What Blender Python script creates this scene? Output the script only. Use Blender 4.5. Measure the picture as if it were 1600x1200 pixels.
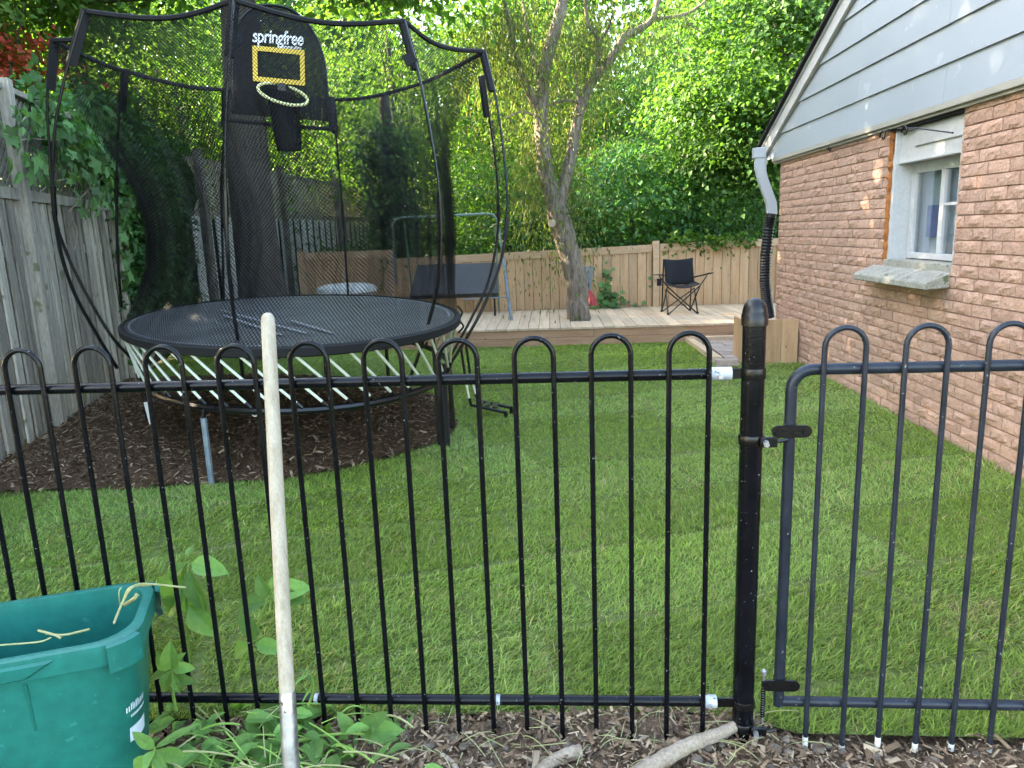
import bpy, bmesh, math, random
import numpy as np
from mathutils import Vector, Matrix
random.seed(7); RNG = np.random.default_rng(7)
sc = bpy.context.scene
for o in list(bpy.data.objects): bpy.data.objects.remove(o)
COL = sc.collection
# ------------------------------------------------------------------ camera
FPX = 1150.0; HC = 1.5                                   # focal length in pixels of the 1600 px photo, eye height
_dx, _dy = 1005.0 - 800, 6200.0 - 600                    # vanishing point of the verticals
PITCH = math.atan(FPX / math.hypot(_dx, _dy)); ROLL = math.atan2(_dx, _dy)
_f = Vector((0, math.cos(PITCH), -math.sin(PITCH))); _r0 = Vector((1, 0, 0)); _u0 = _r0.cross(_f)
CR = _r0 * math.cos(ROLL) - _u0 * math.sin(ROLL); CU = _r0 * math.sin(ROLL) + _u0 * math.cos(ROLL); CF = _f
CC = Vector((0, 0, HC))
cam = bpy.data.cameras.new('camera'); cam.sensor_width = 36; cam.lens = 36 * FPX / 1600; cam.clip_start = 0.05; cam.clip_end = 2000
camo = bpy.data.objects.new('camera', cam); COL.objects.link(camo)
m3 = Matrix((CR, CU, -CF)).transposed(); camo.matrix_world = Matrix.Translation(CC) @ m3.to_4x4(); sc.camera = camo
# ------------------------------------------------------------------ world, sun, exposure
SUN_AZ = Vector((-0.96, 0.28, 0)).normalized(); SUN_EL = math.radians(23)
world = bpy.data.worlds.new('World'); sc.world = world; world.use_nodes = True
wn = world.node_tree.nodes; sky = wn.new('ShaderNodeTexSky'); sky.sky_type = 'NISHITA'; sky.sun_disc = False
sky.sun_elevation = SUN_EL; sky.sun_rotation = math.atan2(SUN_AZ.x, SUN_AZ.y); sky.air_density = 1.0; sky.dust_density = 2.0; sky.ozone_density = 1.0
world.node_tree.links.new(sky.outputs[0], wn['Background'].inputs[0]); wn['Background'].inputs[1].default_value = 0.15
sl = bpy.data.lights.new('sun', 'SUN'); sl.energy = 5.0; sl.angle = math.radians(0.5); sl.color = (1.0, 0.9, 0.74)
so = bpy.data.objects.new('sun', sl); COL.objects.link(so)
_to = SUN_AZ * math.cos(SUN_EL) + Vector((0, 0, math.sin(SUN_EL)))
so.rotation_euler = _to.to_track_quat('Z', 'Y').to_euler(); so.location = _to * 40
sc.view_settings.view_transform = 'Standard'; sc.view_settings.look = 'None'; sc.view_settings.gamma = 1.0
sc.view_settings.use_curve_mapping = False; sc.view_settings.exposure = 3.68
sc.view_settings.use_white_balance = True; sc.view_settings.white_balance_temperature = 7600
sc.render.engine = 'CYCLES'
cy = sc.cycles; cy.use_denoising = True; cy.max_bounces = 8; cy.diffuse_bounces = 4; cy.glossy_bounces = 3
cy.transmission_bounces = 4; cy.transparent_max_bounces = 24; cy.use_adaptive_sampling = True; cy.adaptive_threshold = 0.015
cy.sample_clamp_indirect = 6.0

# ------------------------------------------------------------------ measuring helpers (photo pixel -> point in the yard)
def ray(x, y): return CR * ((x - 800) / FPX) - CU * ((y - 600) / FPX) + CF
def gp(x, y, z=0.0):
    d = ray(x, y); return CC + d * ((z - HC) / d.z)
def py(x, y, Y):
    d = ray(x, y); return CC + d * (Y / d.y)
def pl(x, y, P, n):
    d = ray(x, y); n = Vector(n); return CC + d * ((Vector(P) - CC).dot(n) / d.dot(n))
def proj(P):
    v = Vector(P) - CC; z = v.dot(CF); return 800 + FPX * v.dot(CR) / z, 600 - FPX * v.dot(CU) / z

# ------------------------------------------------------------------ mesh helpers
LOC = {}
class G:
    def __init__(s): s.v = []; s.f = []
    def add(s, vs, fs):
        b = len(s.v); s.v += [tuple(v) for v in vs]; s.f += [tuple(i + b for i in f) for f in fs]; return s
    def hexa(s, p): return s.add(p, [(0, 3, 2, 1), (4, 5, 6, 7), (0, 1, 5, 4), (1, 2, 6, 5), (2, 3, 7, 6), (3, 0, 4, 7)])
    def box(s, c, size, ax=None):
        c = Vector(c); hx, hy, hz = [q / 2 for q in size]
        X, Y, Z = ax if ax else (Vector((1, 0, 0)), Vector((0, 1, 0)), Vector((0, 0, 1)))
        p = [c + X * (a * hx) + Y * (b * hy) + Z * (d * hz) for d in (-1, 1) for a, b in ((-1, -1), (1, -1), (1, 1), (-1, 1))]
        return s.hexa(p)
    def prism(s, poly, vec):
        n = len(poly); vec = Vector(vec); a = [Vector(p) for p in poly]; b = [p + vec for p in a]
        nrm = Vector((0, 0, 0))
        for i in range(n): nrm += (a[i] - a[0]).cross(a[(i + 1) % n] - a[0])
        if nrm.dot(vec) > 0: a.reverse(); b.reverse()
        return s.add(a + b, [tuple(range(n)), tuple(range(2 * n - 1, n - 1, -1))] + [(i, i + n, (i + 1) % n + n, (i + 1) % n) for i in range(n)])
    def tube(s, path, r, n=8, caps=True, closed=False):
        P = [Vector(p) for p in path]; m = len(P); R = r if isinstance(r, (list, tuple)) else [r] * m
        T = []
        for i in range(m):
            if closed: t = P[(i + 1) % m] - P[i - 1]
            else: t = P[min(i + 1, m - 1)] - P[max(i - 1, 0)]
            T.append(t.normalized())
        u = T[0].orthogonal().normalized(); vs = []
        for i in range(m):
            u = (u - T[i] * u.dot(T[i])); u = u.normalized() if u.length > 1e-6 else T[i].orthogonal().normalized()
            w = T[i].cross(u)
            for k in range(n):
                a = 2 * math.pi * k / n; vs.append(P[i] + (u * math.cos(a) + w * math.sin(a)) * R[i])
        fs = []
        for i in range(m if closed else m - 1):
            j = (i + 1) % m
            for k in range(n): fs.append((i * n + k, i * n + (k + 1) % n, j * n + (k + 1) % n, j * n + k))
        if caps and not closed: fs += [tuple(range(n - 1, -1, -1)), tuple((m - 1) * n + k for k in range(n))]
        return s.add(vs, fs)
    def lathe(s, c, prof, n=24, X=Vector((1, 0, 0)), Y=Vector((0, 1, 0)), Z=Vector((0, 0, 1))):
        c = Vector(c); vs = []
        for r, z in prof:
            for k in range(n):
                a = 2 * math.pi * k / n; vs.append(c + X * (r * math.cos(a)) + Y * (r * math.sin(a)) + Z * z)
        fs = [(i * n + k, i * n + (k + 1) % n, (i + 1) * n + (k + 1) % n, (i + 1) * n + k) for i in range(len(prof) - 1) for k in range(n)]
        return s.add(vs, fs + [tuple(range(n - 1, -1, -1)), tuple((len(prof) - 1) * n + k for k in range(n))])
    def grid(s, rows, closed=False):
        n = len(rows[0]); vs = [p for r in rows for p in r]
        fs = [(i * n + k, i * n + (k + 1) % n, (i + 1) * n + (k + 1) % n, (i + 1) * n + k) for i in range(len(rows) - 1) for k in range(n if closed else n - 1)]
        return s.add(vs, fs)
    def mesh(s, name, mat, smooth=False, off=Vector((0, 0, 0))):
        me = bpy.data.meshes.new(name); me.from_pydata([tuple(Vector(v) - off) for v in s.v], [], s.f); me.update()
        if mat: me.materials.append(mat)
        if smooth:
            me.shade_smooth()
            try: me.set_sharp_from_angle(angle=math.radians(40))
            except Exception: pass
        return me
    def build(s, name, mat, parent=None, smooth=False, bevel=0, label=None):
        off = root_loc(parent); me = s.mesh(name, mat, smooth, off)
        if bevel:
            bm = bmesh.new(); bm.from_mesh(me); bmesh.ops.bevel(bm, geom=bm.edges[:], offset=bevel, segments=1, affect='EDGES'); bm.to_mesh(me); bm.free()
        return link(name, me, parent, label)
def root_loc(o):
    return LOC.get(o.name, Vector((0, 0, 0))) if o is not None else Vector((0, 0, 0))
def link(name, data, parent=None, label=None):
    o = bpy.data.objects.new(name, data); COL.objects.link(o)
    if parent is not None: o.parent = parent; LOC[o.name] = root_loc(parent)
    if label: o['label'] = label
    return o
def thing(name, label, cat, loc, group=None):
    o = bpy.data.objects.new(name, None); COL.objects.link(o); o.location = loc; o.empty_display_size = 0.1
    LOC[o.name] = Vector(loc); tag(o, label, cat, group); return o
def tag(o, label=None, cat=None, group=None, kind=None):
    if label: o['label'] = label
    if cat: o['category'] = cat
    if group: o['group'] = group
    if kind: o['kind'] = kind
    return o
def npmesh(name, V, F, mat, parent=None, col=None, smooth=False):
    off = np.array(root_loc(parent)); V = np.asarray(V, dtype=np.float32) - off.astype(np.float32); F = np.asarray(F, dtype=np.int32); k = F.shape[1]
    me = bpy.data.meshes.new(name); me.vertices.add(len(V)); me.vertices.foreach_set('co', V.ravel())
    me.loops.add(F.size); me.loops.foreach_set('vertex_index', F.ravel())
    me.polygons.add(len(F)); me.polygons.foreach_set('loop_start', np.arange(len(F), dtype=np.int32) * k)
    me.update(calc_edges=True)
    if col is not None:
        a = me.color_attributes.new('Col', 'FLOAT_COLOR', 'POINT'); c = np.ones((len(V), 4), dtype=np.float32); c[:, :3] = col; a.data.foreach_set('color', c.ravel())
    if smooth: me.shade_smooth()
    me.materials.append(mat); return link(name, me, parent)

# ------------------------------------------------------------------ materials
def nodes(name):
    m = bpy.data.materials.new(name); m.use_nodes = True; nt = m.node_tree; nt.nodes.clear()
    out = nt.nodes.new('ShaderNodeOutputMaterial'); return m, nt, out
def N(nt, t, **kw):
    n = nt.nodes.new(t)
    for k, v in kw.items():
        if k in n.inputs: n.inputs[k].default_value = v
        else: setattr(n, k, v)
    return n
def ramp(nt, stops):
    r = nt.nodes.new('ShaderNodeValToRGB'); e = r.color_ramp.elements
    while len(e) < len(stops): e.new(0.5)
    for i, (p, c) in enumerate(stops): e[i].position = p; e[i].color = (*c, 1)
    return r
def pmat(name, cols, scale=4, stretch=(1, 1, 1), rough=0.6, bump=0.0, bscale=None, metallic=0, vary=0.0, fine=0.0, spec=0.4, spots=None, detail=6, coat=0):
    """cols: two or three colours mixed by a stretched noise; vary: value change per object; spots: (colour, scale, threshold)"""
    m, nt, out = nodes(name); L = nt.links.new
    bs = N(nt, 'ShaderNodeBsdfPrincipled'); L(bs.outputs[0], out.inputs[0])
    bs.inputs['Metallic'].default_value = metallic; bs.inputs['Specular IOR Level'].default_value = spec; bs.inputs['Coat Weight'].default_value = coat
    tc = N(nt, 'ShaderNodeTexCoord'); oi = N(nt, 'ShaderNodeObjectInfo')
    mul = N(nt, 'ShaderNodeMath', operation='MULTIPLY'); mul.inputs[1].default_value = 37.0; L(oi.outputs['Random'], mul.inputs[0])
    add = N(nt, 'ShaderNodeVectorMath', operation='ADD'); L(tc.outputs['Object'], add.inputs[0]); L(mul.outputs[0], add.inputs[1])
    mp = N(nt, 'ShaderNodeMapping'); mp.inputs['Scale'].default_value = stretch; L(add.outputs[0], mp.inputs[0])
    nz = N(nt, 'ShaderNodeTexNoise', Scale=scale, Detail=detail, Roughness=0.6); L(mp.outputs[0], nz.inputs['Vector'])
    st = [(0.3, cols[0]), (0.7, cols[1])] if len(cols) == 2 else [(0.25, cols[0]), (0.5, cols[1]), (0.75, cols[2])]
    rp = ramp(nt, st); L(nz.outputs['Fac'], rp.inputs[0]); c = rp.outputs[0]
    if fine:
        n2 = N(nt, 'ShaderNodeTexNoise', Scale=scale * 9, Detail=4); L(mp.outputs[0], n2.inputs['Vector'])
        mr = N(nt, 'ShaderNodeMapRange'); mr.inputs[1].default_value = 0.3; mr.inputs[2].default_value = 0.7; mr.inputs[3].default_value = 1 - fine; mr.inputs[4].default_value = 1 + fine; L(n2.outputs['Fac'], mr.inputs[0])
        mx = N(nt, 'ShaderNodeVectorMath', operation='SCALE'); L(c, mx.inputs[0]); L(mr.outputs[0], mx.inputs['Scale']); c = mx.outputs[0]
    if vary:
        mr = N(nt, 'ShaderNodeMapRange'); mr.inputs[3].default_value = 1 - vary; mr.inputs[4].default_value = 1 + vary; L(oi.outputs['Random'], mr.inputs[0])
        mx = N(nt, 'ShaderNodeVectorMath', operation='SCALE'); L(c, mx.inputs[0]); L(mr.outputs[0], mx.inputs['Scale']); c = mx.outputs[0]
    if spots:
        n3 = N(nt, 'ShaderNodeTexNoise', Scale=spots[1], Detail=3); L(add.outputs[0], n3.inputs['Vector'])
        mr = N(nt, 'ShaderNodeMapRange'); mr.inputs[1].default_value = spots[2]; mr.inputs[2].default_value = spots[2] + 0.03; L(n3.outputs['Fac'], mr.inputs[0])
        mx = N(nt, 'ShaderNodeMix', data_type='RGBA'); L(mr.outputs[0], mx.inputs[0]); L(c, mx.inputs[6]); mx.inputs[7].default_value = (*spots[0], 1); c = mx.outputs[2]
    L(c, bs.inputs['Base Color'])
    rr = N(nt, 'ShaderNodeMapRange'); rr.inputs[3].default_value = max(0.02, rough - 0.1); rr.inputs[4].default_value = min(1, rough + 0.1); L(nz.outputs['Fac'], rr.inputs[0]); L(rr.outputs[0], bs.inputs['Roughness'])
    if bump:
        nb = N(nt, 'ShaderNodeTexNoise', Scale=bscale or scale * 4, Detail=8, Roughness=0.65); L(mp.outputs[0], nb.inputs['Vector'])
        bp = N(nt, 'ShaderNodeBump', Strength=1.0, Distance=bump); L(nb.outputs['Fac'], bp.inputs['Height']); L(bp.outputs[0], bs.inputs['Normal'])
    return m
def leafmat(name, trans=0.45, rough=0.45, tint=(1.25, 1.15, 0.45), spec=0.35):
    m, nt, out = nodes(name); L = nt.links.new
    at = N(nt, 'ShaderNodeAttribute', attribute_name='Col'); bs = N(nt, 'ShaderNodeBsdfPrincipled', Roughness=rough); bs.inputs['Specular IOR Level'].default_value = spec
    L(at.outputs[0], bs.inputs['Base Color']); tr = N(nt, 'ShaderNodeBsdfTranslucent')
    sm = N(nt, 'ShaderNodeVectorMath', operation='MULTIPLY'); L(at.outputs[0], sm.inputs[0]); sm.inputs[1].default_value = tint; L(sm.outputs[0], tr.inputs[0])
    mx = N(nt, 'ShaderNodeMixShader', Fac=trans); L(bs.outputs[0], mx.inputs[1]); L(tr.outputs[0], mx.inputs[2]); L(mx.outputs[0], out.inputs[0]); return m
def leafplain(name, col, col2, trans=0.4, rough=0.45, vary=0.2, scale=14):
    m = pmat(name, [col, col2], scale=scale, rough=rough, vary=vary, bump=0.003, bscale=40, fine=0.1); nt = m.node_tree; L = nt.links.new
    out = [n for n in nt.nodes if n.type == 'OUTPUT_MATERIAL'][0]; bs = [n for n in nt.nodes if n.type == 'BSDF_PRINCIPLED'][0]
    src = bs.inputs['Base Color'].links[0].from_socket; tr = N(nt, 'ShaderNodeBsdfTranslucent')
    sm = N(nt, 'ShaderNodeVectorMath', operation='MULTIPLY'); L(src, sm.inputs[0]); sm.inputs[1].default_value = (1.4, 1.3, 0.5); L(sm.outputs[0], tr.inputs[0])
    mx = N(nt, 'ShaderNodeMixShader', Fac=trans); L(bs.outputs[0], mx.inputs[1]); L(tr.outputs[0], mx.inputs[2]); L(mx.outputs[0], out.inputs[0]); return m

M = {}
M['black'] = pmat('black_paint', [(0.0015, 0.0019, 0.003), (0.0035, 0.0045, 0.007)], scale=14, rough=0.2, bump=0.0008, bscale=150, spec=0.24, spots=((0.16, 0.17, 0.18), 110, 0.70))
M['gate'] = pmat('faded_black_paint', [(0.008, 0.0115, 0.019), (0.018, 0.024, 0.036)], scale=10, rough=0.34, bump=0.0008, bscale=140, spec=0.35, spots=((0.22, 0.22, 0.22), 90, 0.70))
M['hardware'] = pmat('black_hardware', [(0.002, 0.002, 0.0023), (0.004, 0.004, 0.0045)], scale=20, rough=0.3, bump=0.001, bscale=90)
M['zinc'] = pmat('zinc_bolt', [(0.35, 0.36, 0.38), (0.6, 0.6, 0.6)], scale=60, rough=0.4, metallic=0.8)
M['whitepatch'] = pmat('white_primer_patch', [(0.30, 0.33, 0.36), (0.5, 0.53, 0.56)], scale=40, rough=0.6, bump=0.002, bscale=90, spots=((0.08, 0.09, 0.1), 70, 0.62))
M['tip'] = pmat('bare_white_tip', [(0.6, 0.58, 0.52), (0.75, 0.73, 0.68)], scale=30, rough=0.7)
M['handle'] = pmat('weathered_ash_handle', [(0.25, 0.205, 0.145), (0.365, 0.315, 0.24), (0.43, 0.385, 0.31)], scale=18, stretch=(3, 3, 0.25), rough=0.75, bump=0.0015, bscale=60, fine=0.15)
M['steel'] = pmat('worn_steel', [(0.22, 0.23, 0.24), (0.48, 0.5, 0.52)], scale=30, rough=0.38, metallic=0.85, bump=0.001, bscale=60, spots=((0.1, 0.07, 0.05), 60, 0.66))
M['bin'] = pmat('green_plastic', [(0.0015, 0.112, 0.09), (0.003, 0.138, 0.112)], scale=3, rough=0.36, bump=0.001, bscale=30, spots=((0.012, 0.175, 0.145), 45, 0.68), fine=0.12)
M['print'] = pmat('white_print', [(0.5, 0.62, 0.72), (0.62, 0.72, 0.8)], scale=50, rough=0.5)
M['greyboard'] = pmat('weathered_grey_board', [(0.16, 0.14, 0.115), (0.29, 0.265, 0.22), (0.39, 0.36, 0.305)], scale=6, stretch=(4, 4, 0.3), rough=0.85, bump=0.004, bscale=16, vary=0.4, fine=0.3, spots=((0.13, 0.135, 0.075), 4.0, 0.67))
M['palepicket'] = pmat('pale_grey_picket', [(0.36, 0.36, 0.34), (0.50, 0.50, 0.475)], scale=5, stretch=(4, 4, 0.3), rough=0.85, vary=0.15, fine=0.15)
M['lattice'] = pmat('weathered_lattice', [(0.10, 0.09, 0.075), (0.19, 0.175, 0.15)], scale=8, rough=0.85, vary=0.1, fine=0.2)
M['cedar'] = pmat('cedar_board', [(0.36, 0.205, 0.105), (0.455, 0.285, 0.16), (0.52, 0.35, 0.215)], scale=5, stretch=(4, 4, 0.35), rough=0.7, bump=0.002, bscale=18, vary=0.16, fine=0.12, spots=((0.2, 0.11, 0.06), 13, 0.71))
M['cedarrail'] = pmat('cedar_rail', [(0.41, 0.255, 0.145), (0.51, 0.35, 0.225)], scale=5, stretch=(0.35, 4, 4), rough=0.7, bump=0.002, bscale=18, vary=0.1, fine=0.12)
M['deck'] = pmat('deck_board', [(0.41, 0.28, 0.185), (0.53, 0.39, 0.275), (0.585, 0.455, 0.335)], scale=5, stretch=(4, 0.3, 4), rough=0.7, bump=0.002, bscale=16, vary=0.12, fine=0.12)
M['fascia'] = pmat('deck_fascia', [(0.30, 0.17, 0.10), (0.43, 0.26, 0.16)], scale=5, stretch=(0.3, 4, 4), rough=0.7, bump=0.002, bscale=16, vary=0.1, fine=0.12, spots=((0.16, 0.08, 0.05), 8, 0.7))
M['brick'] = pmat('rockface_brick', [(0.42, 0.25, 0.18), (0.49, 0.305, 0.23), (0.55, 0.365, 0.285)], scale=9, rough=0.85, bump=0.016, bscale=38, vary=0.13, fine=0.16)
M['mortar'] = pmat('mortar', [(0.31, 0.195, 0.15), (0.38, 0.25, 0.20)], scale=12, rough=0.95, bump=0.004, bscale=60, fine=0.15)  # kept darker than the brick so the joints read as recessed shadow
M['siding'] = pmat('blue_grey_siding', [(0.285, 0.325, 0.375), (0.32, 0.36, 0.41)], scale=1.5, rough=0.5, bump=0.0008, bscale=60, vary=0.04, spots=((0.37, 0.41, 0.46), 5, 0.68))
M['white'] = pmat('chalky_white_paint', [(0.43, 0.445, 0.455), (0.52, 0.53, 0.54)], scale=5, rough=0.65, bump=0.003, bscale=40, fine=0.06, spots=((0.40, 0.37, 0.32), 22, 0.73))
M['metalwhite'] = pmat('white_metal', [(0.40, 0.43, 0.47), (0.46, 0.49, 0.52)], scale=4, rough=0.4)
M['trim'] = pmat('beige_trim', [(0.29, 0.28, 0.25), (0.36, 0.35, 0.31)], scale=4, rough=0.6)
M['shingle'] = pmat('black_shingle', [(0.006, 0.006, 0.0065), (0.014, 0.014, 0.015)], scale=40, rough=0.95, bump=0.004, bscale=80)
M['dark'] = pmat('dark_void', [(0.004, 0.004, 0.0045), (0.008, 0.008, 0.009)], scale=5, rough=0.95)  # near-black stand-in for dark gaps and hollows
M['room'] = pmat('room_wall', [(0.36, 0.38, 0.42), (0.46, 0.48, 0.52)], scale=2, rough=0.9)
M['pane_brightener'] = pmat('pale_pane_brightener', [(0.55, 0.61, 0.70), (0.68, 0.74, 0.82)], scale=3, rough=0.8)  # pale bluish tone chosen to brighten the panes like reflected sky
M['blue'] = pmat('blue_curtain', [(0.12, 0.17, 0.42), (0.22, 0.28, 0.55)], scale=6, rough=0.8)
M['rust'] = pmat('orange_foam_sealant', [(0.26, 0.08, 0.02), (0.45, 0.17, 0.045)], scale=26, rough=0.9, bump=0.01, bscale=60, fine=0.3)
M['stone'] = pmat('weathered_concrete', [(0.24, 0.24, 0.20), (0.36, 0.35, 0.31)], scale=8, rough=0.9, bump=0.008, bscale=60, fine=0.25, spots=((0.12, 0.14, 0.08), 12, 0.64))
M['corr'] = pmat('black_plastic_pipe', [(0.0035, 0.0035, 0.004), (0.006, 0.006, 0.0065)], scale=9, rough=0.4)
M['paver'] = pmat('pinkish_paver', [(0.30, 0.235, 0.2), (0.40, 0.32, 0.275)], scale=12, rough=0.9, bump=0.003, bscale=60, vary=0.15, fine=0.15)
M['bark'] = pmat('grey_bark', [(0.07, 0.054, 0.042), (0.20, 0.16, 0.125), (0.33, 0.28, 0.235)], scale=9, stretch=(3.2, 3.2, 0.55), rough=0.95, bump=0.06, bscale=9, fine=0.4)
M['barkdark'] = pmat('dark_bark', [(0.05, 0.042, 0.036), (0.11, 0.095, 0.08)], scale=7, stretch=(3, 3, 0.5), rough=0.95, bump=0.03, bscale=9, fine=0.3)
M['cutwood'] = pmat('pale_cut_wood', [(0.34, 0.26, 0.17), (0.42, 0.34, 0.24)], scale=30, rough=0.8)
M['soil'] = pmat('soil', [(0.105, 0.069, 0.044), (0.19, 0.13, 0.086), (0.27, 0.195, 0.132)], scale=9, rough=1.0, bump=0.03, bscale=30, fine=0.35, spec=0.1)
M['mulchbed'] = pmat('mulch_bed', [(0.045, 0.027, 0.016), (0.09, 0.055, 0.033), (0.14, 0.092, 0.058)], scale=16, rough=1.0, bump=0.03, bscale=40, fine=0.4, spec=0.1)
M['lawnbase'] = pmat('lawn_thatch', [(0.09, 0.125, 0.035), (0.125, 0.17, 0.05), (0.16, 0.165, 0.075)], scale=3, rough=1.0, bump=0.02, bscale=50, fine=0.3, spec=0.05)
M['ground'] = pmat('far_ground', [(0.03, 0.04, 0.015), (0.06, 0.06, 0.03)], scale=1.5, rough=1.0, fine=0.3, spec=0.05)
M['tramp'] = pmat('black_pole', [(0.003, 0.0034, 0.0042), (0.005, 0.006, 0.0075)], scale=9, rough=0.3, spec=0.4)
M['fabric'] = pmat('black_webbing', [(0.003, 0.0032, 0.004), (0.006, 0.0065, 0.008)], scale=30, rough=0.85, bump=0.002, bscale=200)
M['fibre'] = pmat('pale_fibreglass_rod', [(0.55, 0.60, 0.50), (0.68, 0.72, 0.62)], scale=10, rough=0.5)
M['galv'] = pmat('galvanised_pipe', [(0.14, 0.19, 0.24), (0.26, 0.31, 0.36)], scale=14, rough=0.45, metallic=0.5)
M['greenpipe'] = pmat('green_grey_pipe', [(0.10, 0.17, 0.14), (0.17, 0.24, 0.21)], scale=14, rough=0.5, metallic=0.2)
M['chair'] = pmat('black_navy_cloth', [(0.0035, 0.004, 0.0065), (0.008, 0.009, 0.014)], scale=8, rough=0.8, bump=0.008, bscale=14)
M['panelgrey'] = pmat('slate_table_top', [(0.04, 0.044, 0.051), (0.06, 0.064, 0.072)], scale=5, rough=0.5)
M['yellow'] = pmat('yellow_print', [(0.62, 0.40, 0.04), (0.75, 0.52, 0.08)], scale=60, rough=0.7, fine=0.3)
M['paleyellow'] = pmat('pale_yellow_rim', [(0.60, 0.58, 0.22), (0.72, 0.70, 0.38)], scale=60, rough=0.6)
M['lettering'] = pmat('white_lettering', [(0.68, 0.68, 0.68), (0.8, 0.8, 0.8)], scale=60, rough=0.6)
M['boxwhite'] = pmat('white_lid_plastic', [(0.6, 0.62, 0.62), (0.72, 0.73, 0.73)], scale=6, rough=0.5)
M['boxgrey'] = pmat('grey_tub_plastic', [(0.3, 0.32, 0.34), (0.38, 0.4, 0.42)], scale=6, rough=0.55)
M['redcloth'] = pmat('red_cloth', [(0.28, 0.03, 0.035), (0.42, 0.07, 0.08)], scale=12, rough=0.85, bump=0.01, bscale=20)
M['stick'] = pmat('dead_branch', [(0.16, 0.12, 0.085), (0.30, 0.245, 0.185), (0.38, 0.32, 0.26)], scale=14, rough=0.95, bump=0.006, bscale=40, fine=0.25)
M['chip'] = leafmat('wood_chip', trans=0.0, rough=0.95, spec=0.1)
M['grass'] = leafmat('grass_blade', trans=0.5, rough=0.5, tint=(1.2, 1.12, 0.5), spec=0.3)
M['leaf'] = leafmat('tree_leaf', trans=0.55, rough=0.5, tint=(1.25, 1.25, 0.5))
M['weedleaf'] = leafplain('weed_leaf', (0.12, 0.28, 0.07), (0.19, 0.37, 0.10), vary=0.38, scale=7)
M['vineleaf'] = leafplain('vine_leaf', (0.055, 0.155, 0.055), (0.12, 0.25, 0.075), vary=0.5)
M['stem'] = leafplain('green_stem', (0.14, 0.27, 0.05), (0.21, 0.35, 0.08), trans=0.2)
M['strawstem'] = leafplain('pale_stem', (0.28, 0.30, 0.13), (0.38, 0.38, 0.19), trans=0.1)
M['pebble'] = pmat('earth_clod', [(0.10, 0.078, 0.06), (0.2, 0.16, 0.125)], scale=14, rough=1, bump=0.008, bscale=40, fine=0.3, vary=0.3)
def net_material(name, period, wire, col):
    """woven mesh: threads along two diagonals in UV metres, holes transparent"""
    m, nt, out = nodes(name); L = nt.links.new
    uv = N(nt, 'ShaderNodeUVMap', uv_map='UVMap'); sp = N(nt, 'ShaderNodeSeparateXYZ'); L(uv.outputs[0], sp.inputs[0])
    def line(a, b):
        s = N(nt, 'ShaderNodeMath', operation=a); L(sp.outputs[0], s.inputs[0]); L(sp.outputs[1], s.inputs[1])
        k = N(nt, 'ShaderNodeMath', operation='MULTIPLY'); L(s.outputs[0], k.inputs[0]); k.inputs[1].default_value = 1 / period
        f = N(nt, 'ShaderNodeMath', operation='FRACT'); L(k.outputs[0], f.inputs[0])
        c = N(nt, 'ShaderNodeMath', operation='LESS_THAN'); L(f.outputs[0], c.inputs[0]); c.inputs[1].default_value = wire; return c
    a, b = line('ADD', 0), line('SUBTRACT', 0)
    mx = N(nt, 'ShaderNodeMath', operation='MAXIMUM'); L(a.outputs[0], mx.inputs[0]); L(b.outputs[0], mx.inputs[1])
    tr = N(nt, 'ShaderNodeBsdfTransparent'); df = N(nt, 'ShaderNodeBsdfPrincipled', Roughness=0.55); df.inputs['Base Color'].default_value = (*col, 1); df.inputs['Specular IOR Level'].default_value = 0.12
    ms = N(nt, 'ShaderNodeMixShader'); L(mx.outputs[0], ms.inputs[0]); L(tr.outputs[0], ms.inputs[1]); L(df.outputs[0], ms.inputs[2]); L(ms.outputs[0], out.inputs[0]); return m
M['net'] = net_material('safety_netting', 0.027, 0.13, (0.0018, 0.0021, 0.0025))
M['densenet'] = net_material('backboard_mesh', 0.024, 0.80, (0.0024, 0.0026, 0.003))
def mat_surface():
    m, nt, out = nodes('trampoline_mat'); L = nt.links.new
    tc = N(nt, 'ShaderNodeTexCoord'); mp = N(nt, 'ShaderNodeMapping'); mp.inputs['Rotation'].default_value = (0, 0, 0.6); L(tc.outputs['Object'], mp.inputs[0])
    ck = N(nt, 'ShaderNodeTexChecker', Scale=48); ck.inputs[1].default_value = (0.042, 0.045, 0.05, 1); ck.inputs[2].default_value = (0.115, 0.12, 0.128, 1); L(mp.outputs[0], ck.inputs[0])
    nz = N(nt, 'ShaderNodeTexNoise', Scale=2.5, Detail=6); L(tc.outputs['Object'], nz.inputs['Vector'])
    mr = N(nt, 'ShaderNodeMapRange'); mr.inputs[1].default_value = 0.35; mr.inputs[2].default_value = 0.75; mr.inputs[3].default_value = 0.75; mr.inputs[4].default_value = 1.5; L(nz.outputs[0], mr.inputs[0])
    s = N(nt, 'ShaderNodeVectorMath', operation='SCALE'); L(ck.outputs[0], s.inputs[0]); L(mr.outputs[0], s.inputs['Scale'])
    bs = N(nt, 'ShaderNodeBsdfPrincipled', Roughness=0.5); bs.inputs['Specular IOR Level'].default_value = 0.45; L(s.outputs[0], bs.inputs['Base Color']); L(bs.outputs[0], out.inputs[0]); return m
M['matsurf'] = mat_surface()
def glass_mat():
    m, nt, out = nodes('window_glass'); L = nt.links.new
    tr = N(nt, 'ShaderNodeBsdfTransparent'); tr.inputs[0].default_value = (0.8, 0.84, 0.86, 1); gl = N(nt, 'ShaderNodeBsdfGlossy', Roughness=0.03)
    gl.inputs[0].default_value = (0.9, 0.9, 0.9, 1)
    ms = N(nt, 'ShaderNodeMixShader', Fac=0.2); L(tr.outputs[0], ms.inputs[1]); L(gl.outputs[0], ms.inputs[2]); L(ms.outputs[0], out.inputs[0]); return m
M['glass'] = glass_mat()

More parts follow.
